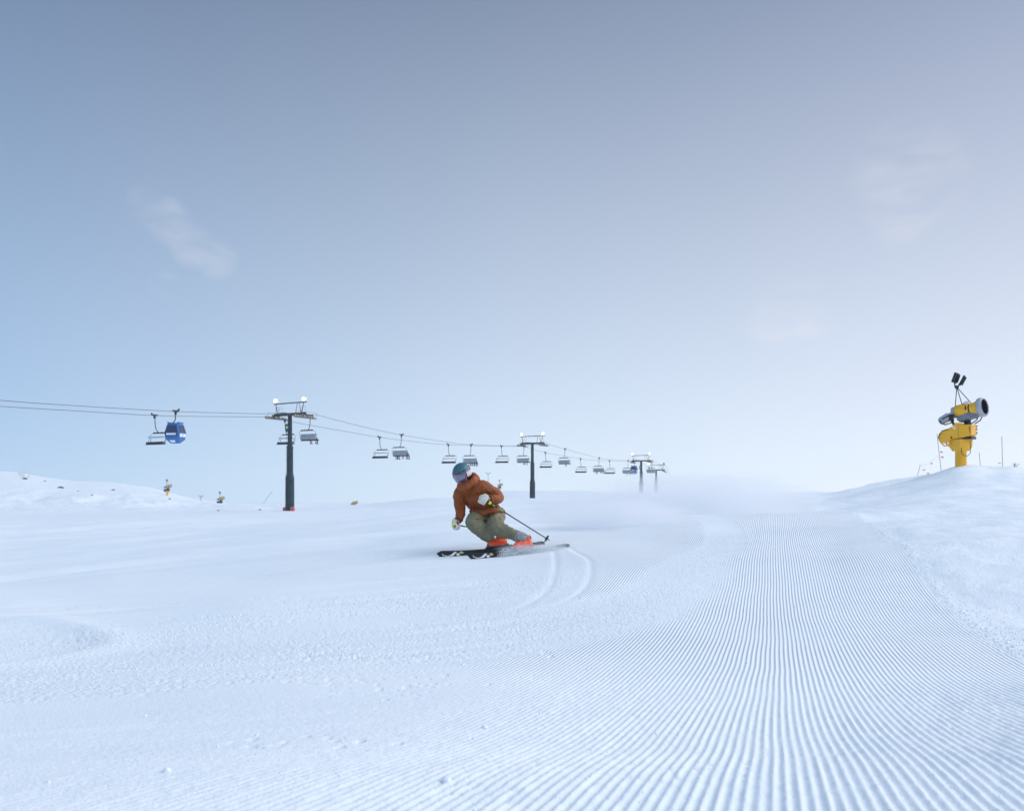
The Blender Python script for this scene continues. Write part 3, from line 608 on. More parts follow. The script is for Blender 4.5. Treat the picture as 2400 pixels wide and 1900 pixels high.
def make_cabin():
    root = empty('gondola_cabin', (0, 0, 0))
    b = MB(); b.box((0, 0, 0), (.25, 1.0, .22)); b.prism([(-.75, -.1), (.6, -.12), (.95, .42), (.5, .18)], .24, (0, 0, 0), Matrix.Rotation(R(90), 3, 'Z')); b.box((0, .05, -.28), (.2, .3, .4)); b.build('grip', M['black'], root)
    MB().tube([(0, 0, -.2), (.02, 0, -.8), (-.04, 0, -1.25), (-.25, 0, -1.55), (-.55, 0, -1.72), (-.5, 0, -1.85)], .07, 8).build('hanger', M['dark_steel'], root)
    # body levels: z, half width x, half depth y
    lv = [(-1.72, .80, .70), (-1.98, .90, .80), (-3.05, 1.16, 1.0), (-3.50, 1.10, .95), (-3.95, 1.04, .88), (-4.50, .62, .30)]
    vs = []; b = MB()
    for z, hx, hy in lv:
        c = .16
        for x, y in ((-hx + c, -hy), (hx - c, -hy), (hx, -hy + c), (hx, hy - c), (hx - c, hy), (-hx + c, hy), (-hx, hy - c), (-hx, -hy + c)): vs.append((x, y, z))
    fs = [tuple(range(8)), tuple(8 * (len(lv) - 1) + i for i in range(8))[::-1]]
    for l in range(len(lv) - 1):
        for i in range(8): fs.append((l * 8 + i, (l + 1) * 8 + i, (l + 1) * 8 + (i + 1) % 8, l * 8 + (i + 1) % 8))
    b.add(vs, fs); body = b.build('cabin_body', M['blue'], root)
    b = MB(); b.box((-.78, 0, -1.62), (.12, 1.35, .14)); b.box((.78, 0, -1.62), (.12, 1.35, .14)); b.box((0, 0, -1.68), (1.4, .16, .1)); b.build('roof_rail', M['blue'], root)
    def panel(nm, z0, x0, y0, z1, x1, y1, face, m, k0=0.0, k1=1.0, out=.014, inset=.12):
        # quad laid on one tapered face of the body, slightly proud
        def c(z):
            for (za, xa, ya), (zb, xb, yb) in zip(lv[:-1], lv[1:]):
                if zb <= z <= za: t = (za - z) / (za - zb); return xa + (xb - xa) * t, ya + (yb - ya) * t
            return lv[-1][1], lv[-1][2]
        q = []
        for z in (z0, z1):
            hx, hy = c(z)
            if face[0] == 'y': a0, a1 = -hx + .17, hx - .17; d = (hy + out) * (-1 if face[1] == '-' else 1); q.append([(a0 + (a1 - a0) * k, d, z) for k in (k0, k1)])
            else: a0, a1 = -hy + .2, hy - .2; d = (hx + out) * (-1 if face[1] == '-' else 1); q.append([(d, a0 + (a1 - a0) * k, z) for k in (k0, k1)])
        v = [q[0][0], q[0][1], q[1][1], q[1][0]]
        ctr = Vector((0, 0, -2.8)); n = (Vector(v[1]) - Vector(v[0])).cross(Vector(v[3]) - Vector(v[0])).normalized()
        mid = sum((Vector(p) for p in v), Vector()) / 4
        if n.dot(mid - ctr) < 0: n = -n
        w = [tuple(Vector(p) - n * .03) for p in v]
        return MB().add([*v, *w], [(0, 1, 2, 3), (7, 6, 5, 4), (0, 4, 5, 1), (1, 5, 6, 2), (2, 6, 7, 3), (3, 7, 4, 0)]).build(nm, m, body if nm != 'window' else root)
    for f in ('y-', 'y+'):
        panel('window', -1.99, 0, 0, -2.98, 0, 0, f, M['glass']); panel('lower_window', -3.10, 0, 0, -3.52, 0, 0, f, M['glass']); panel('lettering_panel', -3.12, 0, 0, -3.36, 0, 0, f, M['pale'], .12, .88, .05)
        panel('skirt_panel', -4.08, 0, 0, -4.36, 0, 0, f, M['pale'], .22, .78)
    for f in ('x+', 'x-'):
        panel('window', -1.99, 0, 0, -2.98, 0, 0, f, M['glass'], 0, .47); panel('window', -1.99, 0, 0, -2.98, 0, 0, f, M['glass'], .53, 1)
        panel('ski_holder', -3.16, 0, 0, -3.62, 0, 0, f, M['white'], .05, .46, .05); panel('ski_holder', -3.16, 0, 0, -3.62, 0, 0, f, M['white'], .54, .95, .05)
    for q in (-.9, .9): MB().ball((q, -1.0, -3.02), (.14, .1, .12), 8).build('bumper', M['black'], body)
    return root
cb = make_cabin(); p = line_pt(411, 964, CR); cb.location = p + Vector((0, 0, .05)); cb.rotation_euler = (0, 0, ANG + R(16))
tag(cb, 'large blue gondola cabin with dark windows hanging on the left, near an empty chair', 'gondola cabin', 'blue cabins on the lift')
c2 = copy_tree(cb); c2.location = line_pt(1486, 1081, CLf) + Vector((0, 0, .05)); c2.rotation_euler = (0, 0, ANG + math.pi)
tag(c2, 'tiny far blue gondola cabin just left of the third tower pole', 'gondola cabin', 'blue cabins on the lift')

# ------------------------------------------------------------------ snow guns
def snow_gun(cover='yellow', full=True):
    root = empty('snow_gun', (0, 0, 0)); Y_ = M['yellow']; D = M[cover]
    MB().lathe([(-.8, .265), (1.0, .265), (1.02, .30), (1.1, .30)], (0, 0, 0), (0, 0, 1), 24).build('post', Y_, root)
    b = MB(); rz = Matrix.Rotation(R(42), 3, 'Z')
    cl = MB().box((0, 0, 1.05), (.66, .66, .34), rz, 1.0); cl.box((0, 0, .83), (.66, .66, .12), rz, 1.0)
    cl = MB(); vs = []
    for z, h in ((.72, .27), (.92, .36), (1.30, .37)):
        for a, c in ((-1, -1), (1, -1), (1, 1), (-1, 1)): vs.append(rz @ Vector((a * h, c * h, z)))
    fs = [(3, 2, 1, 0), (8, 9, 10, 11)] + [(l * 4 + i, l * 4 + (i + 1) % 4, (l + 1) * 4 + (i + 1) % 4, (l + 1) * 4 + i) for l in range(2) for i in range(4)]
    cl.add(vs, fs).build('collar_box', Y_, root)
    cw = MB(); path = [(.02, -.50, .85), (.04, -.56, .62), (.15, -.60, .47), (.30, -.58, .46), (.42, -.5, .60), (.43, -.45, .85), (.40, -.40, 1.2)]
    cw.tube(path, .016, 6).build('cable', M['black'], root)
    # long housing that swings on the post
    pts = [(-.98, 1.42), (-.93, 1.62), (-.78, 1.78), (-.50, 1.86), (-.36, 1.92), (-.22, 2.06), (-.10, 2.14), (.06, 2.12), (.24, 2.04), (.46, 2.02), (.58, 1.45), (.40, 1.42), (.05, 1.34), (-.30, 1.32), (-.60, 1.24), (-.82, 1.16), (-.93, 1.25)]
    ry = Matrix.Rotation(R(-20), 3, 'Z')
    hs_ = MB().prism(pts, .78, (0, 0, 0), ry, False, .05).build('housing', D, root)
    b = MB(); b.box(ry @ Vector((.60, 0, 1.76)), (.05, .74, .52), ry); b.build('housing_door', D, hs_)
    dq = ry @ Matrix.Rotation(R(40), 3, 'Y'); MB().box(ry @ Vector((-.20, -.395, 1.90)), (.22, .014, .07), dq).build('decal', M['pale'], hs_); MB().box(ry @ Vector((.02, -.394, 1.70)), (.012, .012, .70), ry).build('panel_seam', M['gun_grey'], hs_)
    b = MB()
    for z in (1.62, 1.80, 1.95): b.box(ry @ Vector((.65, .30, z)), (.05, .05, .05), ry)
    b.tube([ry @ Vector(q) for q in ((-.78, -.43, 1.75), (-.60, -.43, 1.80), (-.45, -.43, 1.82))], .02, 5); b.tube([ry @ Vector(q) for q in ((-.92, -.42, 1.38), (-.90, -.42, 1.55), (-.80, -.42, 1.68))], .02, 5)
    b.box(ry @ Vector((-.30, -.40, 1.40)), (.04, .05, .12), ry)
    b.build('fitting', M['black'], hs_)
    b = MB(); b.box(ry @ Vector((.36, 0, 1.36)), (.5, .66, .12), ry); b.lathe([(0, .2), (.22, .2)], ry @ Vector((.1, 0, 1.26)), (0, 0, 1), 16); b.build('slew_ring', M['black'], root)
    b = MB()
    for s in (-1, 1): b.tube([ry @ Vector(q) for q in ((-.86, s * .3, 1.2), (-.68, s * .3, 1.0), (-.48, s * .3, 1.02), (-.42, s * .3, 1.25))], .035, 6)
    b.build('step_rail', M['yellow'], root)
    # barrel: fan at the rear left, wide nozzle ring facing right and a little towards the viewer
    ax = Vector((.86, -.40, .115)).normalized(); o0 = Vector((-.18, .05, 2.70))
    brl = MB().lathe([(0, .28), (.02, .34), (.36, .345), (.52, .30), (.70, .285), (.92, .33), (1.14, .42)], o0, ax, 28)
    bo = brl.build('barrel', Y_, root); MB().lathe([(1.335, .376), (1.14, .372), (.9, .30), (.3, .27), (.3, .02)], o0, ax, 28).build('duct', M['black'], bo)
    rg = MB().lathe([(1.13, .40), (1.12, .47), (1.20, .49), (1.33, .475), (1.36, .44), (1.34, .38), (1.20, .375), (1.13, .40)], o0, ax, 32).build('nozzle_ring', M['light_grey'], root)
    nz_ = MB(); a1 = ax.orthogonal().normalized(); a2 = ax.cross(a1)
    for k in range(26):
        t = 2 * math.pi * k / 26; q = o0 + ax * 1.33 + (a1 * math.cos(t) + a2 * math.sin(t)) * .40; nz_.tube([q, q + ax * .05], .022, 6)
    nz_.build('nozzle', M['light_grey'], rg)
    fn = MB().lathe([(0.98, .34), (.95, .30), (.95, .05), (.99, .0)], o0, ax, 24)
    for k in range(7):
        t = 2 * math.pi * k / 7; d1 = (a1 * math.cos(t) + a2 * math.sin(t)); d2 = ax.cross(d1)
        c = o0 + ax * 1.04; fn.add([c + d1 * .06, c + d1 * .36 + d2 * .02, c + d1 * .36 + d2 * .13 + ax * .06, c + d1 * .06 + d2 * .07 + ax * .05], [(0, 1, 2, 3), (3, 2, 1, 0)])
    fn.build('fan', M['gun_grey'], root)
    b = MB(); q = o0 + ax * .42; b.box(q + Vector((0, -.36, .10)), (.06, .04, .20)); b.build('vent_slot', M['black'], bo)
    b = MB().ball(o0 + ax * .82 + Vector((.04, -.30, .06)), (.06, .02, .05), 10).build('badge', M['pale'], bo)
    b = MB(); b.box(o0 + ax * .45 + Vector((0, 0, .36)), (.30, .2, .06)); b.box(o0 + ax * .5 + Vector((.02, -.05, .42)), (.30, .03, .06)); b.build('top_vent', M['white'], bo)
    # grey fork and gearbox under the barrel
    b = MB()
    b.prism([(-.10, 2.50), (.58, 2.70), (1.00, 2.62), (.92, 2.46), (.70, 2.34), (.30, 2.24), (.02, 2.16), (-.12, 2.30)], .50, (0, -.05, 0), Matrix.Rotation(R(-22), 3, 'Z'), False, .04)
    b.box((.25, -.34, 2.38), (.55, .06, .14), Matrix.Rotation(R(-16), 3, 'Y')); b.build('gearbox', M['gun_grey'], root)
    b = MB()
    b.tube([(-.30, 0, 2.55), (-.42, 0, 2.30), (-.30, -.05, 2.05), (-.10, -.05, 1.98)], .07, 8); b.tube([(.95, -.25, 2.42), (.85, -.25, 2.22), (.60, -.2, 2.05)], .028, 6); b.tube([(.80, -.25, 2.50), (.70, -.2, 2.25), (.45, -.2, 2.06)], .028, 6)
    b.tube([(.3, .1, 1.95), (.3, .1, 2.35)], .16, 10); b.build('fork', M['dark_steel'], root)
    m_ax = Vector((.80, -.25, .42)).normalized(); b = MB().lathe([(-.42, .02), (-.40, .14), (-.30, .20), (.10, .23), (.14, .18), (.30, .16), (.32, .02)], (-.62, -.02, 2.42), m_ax, 18); b.build('compressor', M['light_grey'], root)
    b = MB(); b.tube([(-.95, -.1, 2.30), (-.88, -.25, 2.12), (-.68, -.25, 2.06), (-.45, -.2, 2.14), (-.30, -.15, 2.3)], .03, 7); b.tube([(-.85, -.2, 2.34), (-.6, -.3, 2.48), (-.35, -.28, 2.55)], .03, 7); b.box((-.42, -.1, 2.42), (.22, .34, .3)); b.build('hose', M['black'], root)
    MB().lathe([(0, .24), (-.06, .30), (-.18, .28), (-.20, .05)], o0, ax, 20).build('intake_cage', M['light_grey'], root)
    # mast with two floodlights
    hub = Vector((-.18, 0, 3.95))
    b = MB(); b.tube([hub, (-.27, .05, 2.75)], .02, 6); b.tube([hub, (.06, .0, 3.05)], .02, 6); b.tube([hub, (.52, -.15, 3.02)], .02, 6); b.ball(hub, .10, 10); b.tube([hub + Vector((-.08, 0, 0)), hub + Vector((-.10, 0, .25))], .03, 6); b.tube([hub + Vector((.08, 0, .05)), hub + Vector((.12, 0, .2))], .03, 6)
    b.build('lamp_mast', M['dark_steel'], root)
    for c, tl, yw in ((Vector((-.24, 0, 4.42)), 18, -118), (Vector((.06, 0, 4.27)), 26, -93)):
        q = Matrix.Rotation(R(tl), 3, 'Y') @ Matrix.Rotation(R(yw), 3, 'Z')
        f = MB().box(c, (.36, .10, .50), q); f.box(c - q @ Vector((0, -.08, 0)), (.30, .08, .40), q); fo = f.build('floodlight', M['black'], root)
        MB().box(c + q @ Vector((0, .058, 0)), (.30, .02, .42), q).build('lamp_glass', M['lens_off'], fo)
    return root
Rg = Matrix
gun = snow_gun('yellow'); gx, gy = (2252 - PX0) / F * 43.0, 43.0
gun.rotation_euler = (0, 0, R(-27.7)); gun.location = (gx, gy, -(1090.5 - PY0) / F * 43.0); tag(gun, 'big yellow snow gun with grey nozzle ring and two floodlights on the right mound', 'snow gun', 'fan snow guns along the piste')
g2 = snow_gun('blue2')
def slope_pt(px, py, Y0=60, Y1=320):
    '''first point along a bearing where the snow reaches that height of view'''
    t = (px - PX0) / F; ys = np.linspace(Y0, Y1, 900); zs = terrain(t * ys, ys)[0]; pr = PY0 - zs / ys * F
    k = np.argmax(pr <= py) if (pr <= py).any() else int(np.argmin(pr))
    return Vector((t * ys[k], ys[k], zs[k]))
def put_gun(o, px, py, Y, rz, sc_, label):
    o.location = at(px, py, Y); o.rotation_euler = (0, 0, rz); o.scale = (sc_, sc_, sc_); tag(o, label, 'snow gun', 'fan snow guns along the piste')
p = slope_pt(392, 1161, 150); put_gun(g2, 392, 1161, p.y, R(36), p.y / 242, 'small snow gun with dark blue cover on the skyline of the left hill')
put_gun(copy_tree(g2), 516, 1189, 235, R(34), .95, 'small snow gun with dark blue cover, post hidden, left of the nearest tower')
put_gun(copy_tree(g2), 301, 1183, 252, R(-20), .95, 'partly buried snow gun, only barrel and lamp showing over the left hill')
put_gun(copy_tree(g2), 1171, 1152, 330, R(24), 1.02, 'tiny snow gun behind the right shoulder of the skier on the far crest')
g6 = copy_tree(gun)
for ch in [c for c in g6.children if c.name.split('.')[0] in ('lamp_mast', 'floodlight')]:
    for gc in list(ch.children): bpy.data.objects.remove(gc)
    bpy.data.objects.remove(ch)
put_gun(g6, 829, 1199, 190, R(38), .76, 'snow gun sunk behind the crest right of the nearest tower, yellow top showing')

# ------------------------------------------------------------------ marker poles, rope fence, lamp posts, rocks, bushes
def marker(px0, py0, px1, py1, Y, label, r=.016):
    a = at(px1, py1, Y); c = at(px0, py0, Y); a = a + (a - c).normalized() * .3
    o = MB().tube([(0, 0, 0), tuple(c - a)], r, 7).build('marker_pole', M['bamboo']); o.location = a; tag(o, label, 'marker pole', 'thin marker poles behind the right mound'); return o
marker(2157, 1087, 2149, 1121, 52, 'shortest thin marker pole, leftmost of the poles left of the big snow gun')
pm = marker(2196, 1016, 2206, 1103, 52, 'tall thin marker pole with orange ribbons, left of the big snow gun', .018)
marker(2295, 1060, 2298, 1093, 50, 'short thin marker pole just right of the big snow gun post')
marker(2348, 1023, 2350, 1098, 50, 'tall thin marker pole right of the big snow gun near the picture edge', .018)
for q, (x, z) in enumerate(((2203, 1059), (2205, 1071))):
    c = at(x, z, 52) - pm.location
    MB().prism([(-.05, -.02), (.14, -.06), (.06, .05), (-.04, .05)], .01, tuple(c + Vector((.05, -.02, 0)))).build('ribbon', M['flag'], pm)
rp_ = empty('rope_fence', at(2157, 1092, 52)); bb = at(2157, 1092, 52)
tag(rp_, 'faint slack rope with pink flags between two marker poles by the big snow gun', 'rope')
MB().tube([tuple(at(a, b, 52) - bb) for a, b in ((2157, 1092), (2168, 1090), (2180, 1083), (2197, 1068))], .006, 5).build('line', M['bamboo'], rp_)
for a, b in ((2165, 1101), (2175, 1109), (2183, 1086)):
    MB().prism([(-.08, .03), (.08, .05), (.06, -.05), (-.06, -.04)], .01, tuple(at(a, b, 52) - bb)).build('flag', M['pinkflag'], rp_)
tag(MB().prism([(-.09, .03), (.09, .02), (.07, -.05), (-.06, -.03)], .01, tuple(at(2342, 1085, 50))).build('flag', M['pinkflag']), 'faded pink flag beside the right hand tall marker pole', 'flag')

def lamp_post(px, ytop, ybase, Y, label, k=.6):
    base = at(px, ybase, Y); h = (ybase - ytop) / F * Y; root = empty('lamp_post', base); tag(root, label, 'lamp post', 'far lamp posts on the skyline')
    MB().tube([(0, 0, -1), (0, 0, h)], [.12, .08], 7).build('post', M['far_grey'], root)
    for s in (-1, 1):
        MB().tube([(0, 0, h - .25), (s * .7 * k, 0, h + .15 * k)], .05, 6).box((s * .95 * k, 0, h + .35 * k), (.75 * k, .3 * k, .5 * k), Matrix.Rotation(R(-25 * s), 3, 'Y')).build('floodlight', M['far_grey'], root)
lamp_post(1144, 1110, 1160, 300, 'thin double headed lamp post behind the shoulder of the skier')
lamp_post(471, 1163, 1180, 230, 'thin double headed lamp post between the two dark blue covered snow guns', .42)
a = at(617, 1179, 250); c = at(638, 1151, 250)
o = MB().tube([(0, 0, 0), tuple(c - a)], .05, 6).box(tuple((c - a) * -.01), (.5, .4, .3)).build('leaning_lance', M['far_grey']); o.location = a; tag(o, 'thin grey lance leaning right on the skyline, left of the nearest tower', 'snow lance')
def rock(px, py, Y, w_, h_, label):
    b = MB().ball((0, 0, 0), (w_ / 2, w_ / 2.2, h_ / 2), 12); v = []
    for p in b.v:
        k = 1 + .35 * math.sin(p[0] * 5.1 + px) * math.cos(p[2] * 7 + py) + .15 * math.sin(p[1] * 11); v.append((p[0] * k * .7, p[1] * k * .7, (p[2] * k if p[2] > 0 else p[2] * .4) * .9))
    b.v = v; b.sm = [False] * len(b.sm); o = b.build('rock', M['rock']); x, y = (px - PX0) / F * Y, Y
    p = slope_pt(px, py, Y * .8); x, y = p.x, p.y
    o.location = (x, y, ground(x, y) - h_ * .05); tag(o, label, 'rock', 'dark rocks poking through the snow on the left'); return o
rock(60, 1122, 150, 1.6, .8, 'dark rock at the foot of the bush on the left hill')
rock(105, 1128, 150, .9, .5, 'small dark rock just right of the bush on the left hill')
rock(142, 1143, 150, 2.3, .8, 'widest dark rock, below the ridge of the left hill')
rock(183, 1151, 150, .7, .4, 'tiny dark rock right of the widest rock on the left hill')
rock(265, 1148, 150, 1.6, .4, 'low flat rock left of the partly buried snow gun')
rock(397, 1169, 130, 1.1, .4, 'flat rock just below the post of the skyline snow gun')
rock(216, 1161, 130, .8, .3, 'small rock in the middle of the left hill slope')
rock(511, 1197, 110, .7, .45, 'small dark rock below the lower blue covered snow gun')
rock(609, 1195, 110, .7, .35, 'small dark rock left of the foot of the nearest tower')
def bush(px, py, Y, hgt, n, label):
    root = at(px, py, Y); b = MB(); r2 = random.Random(int(px))
    for k in range(n):
        a = r2.uniform(-1.1, 1.1); L = hgt * r2.uniform(.5, 1); p = Vector((0, 0, -.1)); path = [p]; d = Vector((math.sin(a), r2.uniform(-.4, .4), math.cos(a)))
        for q in range(4):
            d = (d + Vector((r2.uniform(-.3, .3), r2.uniform(-.3, .3), r2.uniform(-.1, .25)))).normalized(); p = p + d * L / 4; path.append(p)
        b.tube(path, [.012, .010, .008, .006, .003], 5)
        if r2.random() < .8: q = path[2]; b.tube([q, q + Vector((r2.uniform(-1, 1), 0, .7)).normalized() * L * .35], [.012, .004], 5)
    o = b.build('bare_bush', M['twig']); o.scale = (1, 1, 1); o.location = root; tag(o, label, 'bush'); return o
b1 = bush(56, 1122, 200, 1.9, 9, 'leafless twiggy bush on the ridge of the left hill'); b1.scale = (2.2, 3, 1.6)
bush(2381, 1093, 45.5, .42, 7, 'dry twigs sticking out of the snow at the far right edge')
#PART3
# ------------------------------------------------------------------ the skier
D0 = 12.5
def J(px, py, dy=0.0): return at(px, py, D0 + dy)
def fuse(mb, vox, sm, name, m, parent, wr=0.0, wscale=(9, 9, 9), seed=0, org=None):
    me_ = bake(mb.mesh(name), vox, sm)
    if wr:
        n = len(me_.vertices); c = np.zeros(n * 3); me_.vertices.foreach_get('co', c); c = c.reshape(-1, 3)
        nn = np.zeros(n * 3); me_.vertices.foreach_get('normal', nn); nn = nn.reshape(-1, 3)
        x = c[:, 0] * wscale[0] + c[:, 1] * 3; z = c[:, 2] * wscale[2] + c[:, 1] * 4
        f = fbm(x + z * .35, z - x * .2, 3, seed); ridge = 1 - np.abs(fbm(x * 1.5 + 7, z * 1.3 - x * .5, 2, seed + 5)) * 6
        c += nn * (f * 1.1 + np.clip(ridge, 0, 1) * -.55)[:, None] * wr
        me_.vertices.foreach_set('co', c.ravel()); me_.update()
    me_.name = name; o = bpy.data.objects.new(name, me_); me_.materials.clear(); me_.materials.append(m); col.objects.link(o); o.parent = parent
    return o
def cr(pts, n=5):
    P = [Vector(p) for p in pts]; P = [P[0]] + P + [P[-1]]; out_ = []
    for i in range(1, len(P) - 2):
        for j in range(n):
            t = j / n; out_.append(.5 * (2 * P[i] + (P[i+1] - P[i-1]) * t + (2*P[i-1] - 5*P[i] + 4*P[i+1] - P[i+2]) * t*t + (3*P[i] - P[i-1] - 3*P[i+1] + P[i+2]) * t**3))
    out_.append(P[-2]); return out_
def limb(mb, pts, rad, flat=None, n=14):
    k = 5; path = cr(pts, k); rr = []
    for i in range(len(path)):
        a = min(i / k, len(rad) - 1); i0 = int(a); i1 = min(i0 + 1, len(rad) - 1); t = a - i0
        f = lambda r: r if isinstance(r, (tuple, list)) else (r, r)
        r0, r1 = f(rad[i0]), f(rad[i1]); rr.append((r0[0] * (1 - t) + r1[0] * t, r0[1] * (1 - t) + r1[1] * t))
    mb.tube(path, rr, n, True, flat); return mb
pelvis, waist, chest, neck = J(1152, 1203, .42), J(1132, 1182, .36), J(1112, 1158, .28), J(1092, 1133, .20)
shR, shL = J(1080, 1151, .30), J(1128, 1141, .12)
elR, haR = J(1079, 1194, .22), J(1071, 1228, .0)
elL, haL = J(1168, 1165, .22), J(1136, 1169, -.10)
hpR, knR, anR = J(1143, 1208, .38), J(1103, 1224, .02), J(1163, 1266, .08)
hpL, knL, anL = J(1166, 1204, .36), J(1160, 1236, .0), J(1232, 1266, -.18)
headC = J(1082, 1108, .13)
across = (shL - shR).normalized()

body = MB()
limb(body, [pelvis, waist, chest, neck, neck.lerp(headC, .6)], [(.13, .09), (.12, .09), (.14, .09), (.07, .07), (.06, .06)], across)
for a, b_, c in ((shR, elR, haR), (shL, elL, haL)): limb(body, [chest.lerp(a, .5), a, b_, c], [.06, .055, .042, .03])
for a, b_, c in ((hpR, knR, anR), (hpL, knL, anL)): limb(body, [pelvis.lerp(a, .3), a, b_, c], [.07, .07, .035, .03])
body.ball(headC + Vector((0, 0, -.01)), (.078, .09, .108), 14)
# face: nose, brow and chin pushed out towards where the head looks
fwd = Vector((-.36, -.86, -.36)).normalized(); upv = Vector((-.20, -.28, .94)); upv = (upv - fwd * upv.dot(fwd)).normalized(); rt = fwd.cross(upv)
def H(r, u, f): return headC + rt * r + upv * u + fwd * f
body.tube([H(0, .02, .075), H(0, -.03, .108), H(0, -.035, .07)], [.012, .017, .012], 8); body.ball(H(0, -.085, .062), (.035, .03, .028), 8); body.ball(H(0, -.06, .083), (.026, .012, .008), 8)
body.ball(H(.088, -.02, 0), .02, 6); body.ball(H(-.088, -.02, 0), .02, 6)
bm_ = bake(body.mesh('person'), .014, 2); bm_.name = 'person'; skier = bpy.data.objects.new('person', bm_); bm_.materials.clear(); bm_.materials.append(M['skin']); col.objects.link(skier)
tag(skier, 'skier leaning through a turn in rust orange jacket, olive trousers and teal helmet', 'skier')

# jacket: body, sleeves and piled hood grown into one cloth surface
jk = MB(); hem0, hem1 = J(1126, 1207, .30), J(1178, 1203, .42)
limb(jk, [J(1146, 1209, .38), J(1139, 1194, .36), waist + Vector((-.025, 0, 0)), J(1115, 1166, .30), chest + Vector((-.01, 0, .03)), J(1094, 1139, .20), J(1090, 1128, .16)],
     [(.235, .185), (.218, .175), (.205, .16), (.215, .155), (.175, .14), (.12, .12), (.10, .105)], across, 18)
limb(jk, [J(1106, 1152, .26), shR, J(1075, 1172, .27), elR, J(1078, 1208, .12), J(1077, 1220, .06)], [.11, .098, .085, .082, .070, .058])
limb(jk, [J(1112, 1146, .22), shL, J(1150, 1150, .18), elL, J(1160, 1169, .07), J(1147, 1172, -.03)], [.12, .108, .098, .090, .078, .058])
jk.ball(J(1170, 1163, .24), .07, 10)
limb(jk, [J(1076, 1134, .10), J(1082, 1143, .05), J(1096, 1140, .03), J(1108, 1130, .08), J(1114, 1120, .18)], [.045, .055, .06, .065, .05])       # high collar
limb(jk, [J(1112, 1133, .12), J(1116, 1122, .20), J(1109, 1114, .26), J(1098, 1118, .30)], [.055, .055, .045, .05])                                  # hood
limb(jk, [J(1103, 1196, .22), J(1112, 1204, .14), J(1128, 1204, .12), J(1149, 1196, .10), J(1167, 1194, .16), J(1178, 1200, .30)], [.045, .052, .055, .055, .055, .05])
jacket = fuse(jk, .011, 3, 'jacket', M['jacket'], skier, .014, (12, 9, 9), 101)
bj = BVHTree.FromPolygons([v.co for v in jacket.data.vertices], [p.vertices for p in jacket.data.polygons])
def onto(bv, px, py, lift=.004, dflt=12.4):
    h = bv.ray_cast(Vector((0, 0, 0)), at(px, py, 12.0).normalized()); return (h[0] - at(px, py, 12).normalized() * lift) if h[0] is not None else at(px, py, dflt)
def seam_or_fold_shade(bv, pts, r, nm, m, parent, lift=.002): return MB().tube([onto(bv, a, b, lift) for a, b in smooth_poly(pts, 5)], r, 6).build(nm, m, parent)
seam_or_fold_shade(bj, [(1083, 1146), (1092, 1152), (1097, 1165), (1101, 1180), (1108, 1194), (1112, 1206)], .0045, 'zip', M['zip'], jacket)
seam_or_fold_shade(bj, [(1131, 1136), (1128, 1146), (1130, 1156), (1129, 1163)], .003, 'seam_or_fold_shade', M['jacket_d'], jacket)
seam_or_fold_shade(bj, [(1083, 1168), (1090, 1176), (1099, 1186), (1104, 1194)], .003, 'seam_or_fold_shade', M['jacket_d'], jacket)
for pts in ([(1072, 1189), (1080, 1193), (1091, 1191)], [(1074, 1197), (1083, 1200), (1092, 1197)], [(1073, 1183), (1082, 1184), (1090, 1178)], [(1148, 1157), (1158, 1155), (1168, 1159)],
            [(1104, 1163), (1112, 1160), (1121, 1150)], [(1112, 1188), (1124, 1184), (1136, 1180)], [(1118, 1198), (1134, 1192), (1150, 1186)], [(1113, 1135), (1106, 1142), (1098, 1145)], [(1160, 1182), (1168, 1186), (1175, 1194)]):
    seam_or_fold_shade(bj, pts, .0032, 'seam_or_fold_shade', M['jacket_d'], jacket, .0)  # dark lines laid in sleeve and torso folds as painted crease shade
MB().tube([onto(bj, 1142, 1146, .004), onto(bj, 1145, 1149, .004), onto(bj, 1149, 1152, .004)], .006, 6).build('sleeve_badge', M['gun_grey'], jacket)
MB().tube([haR.lerp(elR, .22), haR.lerp(elR, .30)], .062, 12).build('cuff', M['jacket_d'], jacket); MB().tube([haL.lerp(elL, .24), haL.lerp(elL, .32)], .062, 12).build('cuff', M['jacket_d'], jacket)

tr = MB()
limb(tr, [J(1150, 1196, .42), J(1152, 1207, .40)], [(.17, .13), (.19, .15)], across, 16)
limb(tr, [J(1146, 1206, .36), J(1122, 1212, .20), knR + Vector((.02, 0, .01)), J(1122, 1237, .06), J(1137, 1250, .09), J(1155, 1262, .08)], [.135, .125, .106, .118, .110, .094])
limb(tr, [J(1164, 1205, .34), J(1162, 1219, .18), knL + Vector((.01, 0, .0)), J(1180, 1244, -.04), J(1202, 1252, -.11), J(1216, 1258, -.16)], [.135, .135, .122, .106, .092, .088])
trousers = fuse(tr, .011, 3, 'trousers', M['pants'], skier, .018, (10, 9, 10), 131)
bt = BVHTree.FromPolygons([v.co for v in trousers.data.vertices], [p.vertices for p in trousers.data.polygons])
for pts in ([(1148, 1216), (1150, 1228), (1152, 1240), (1161, 1252)], [(1100, 1230), (1110, 1227), (1120, 1220)], [(1108, 1240), (1120, 1238), (1130, 1232)], [(1120, 1250), (1132, 1249), (1142, 1243)], [(1158, 1238), (1170, 1238), (1182, 1246)], [(1176, 1252), (1188, 1250), (1198, 1255)], [(1158, 1222), (1168, 1226), (1176, 1224)]):
    seam_or_fold_shade(bt, pts, .0032, 'seam_or_fold_shade', M['pants_d'], trousers, .0)  # one leg seam; the other dark lines paint shade into knee and thigh folds
g_ = MB(); limb(g_, [J(1212, 1256, -.15), J(1223, 1260, -.18), J(1233, 1265, -.20)], [.090, .086, .080]); fuse(g_, .012, 1, 'trouser_cuff', M['gaiter'], trousers, .006, (20, 9, 20), 151)
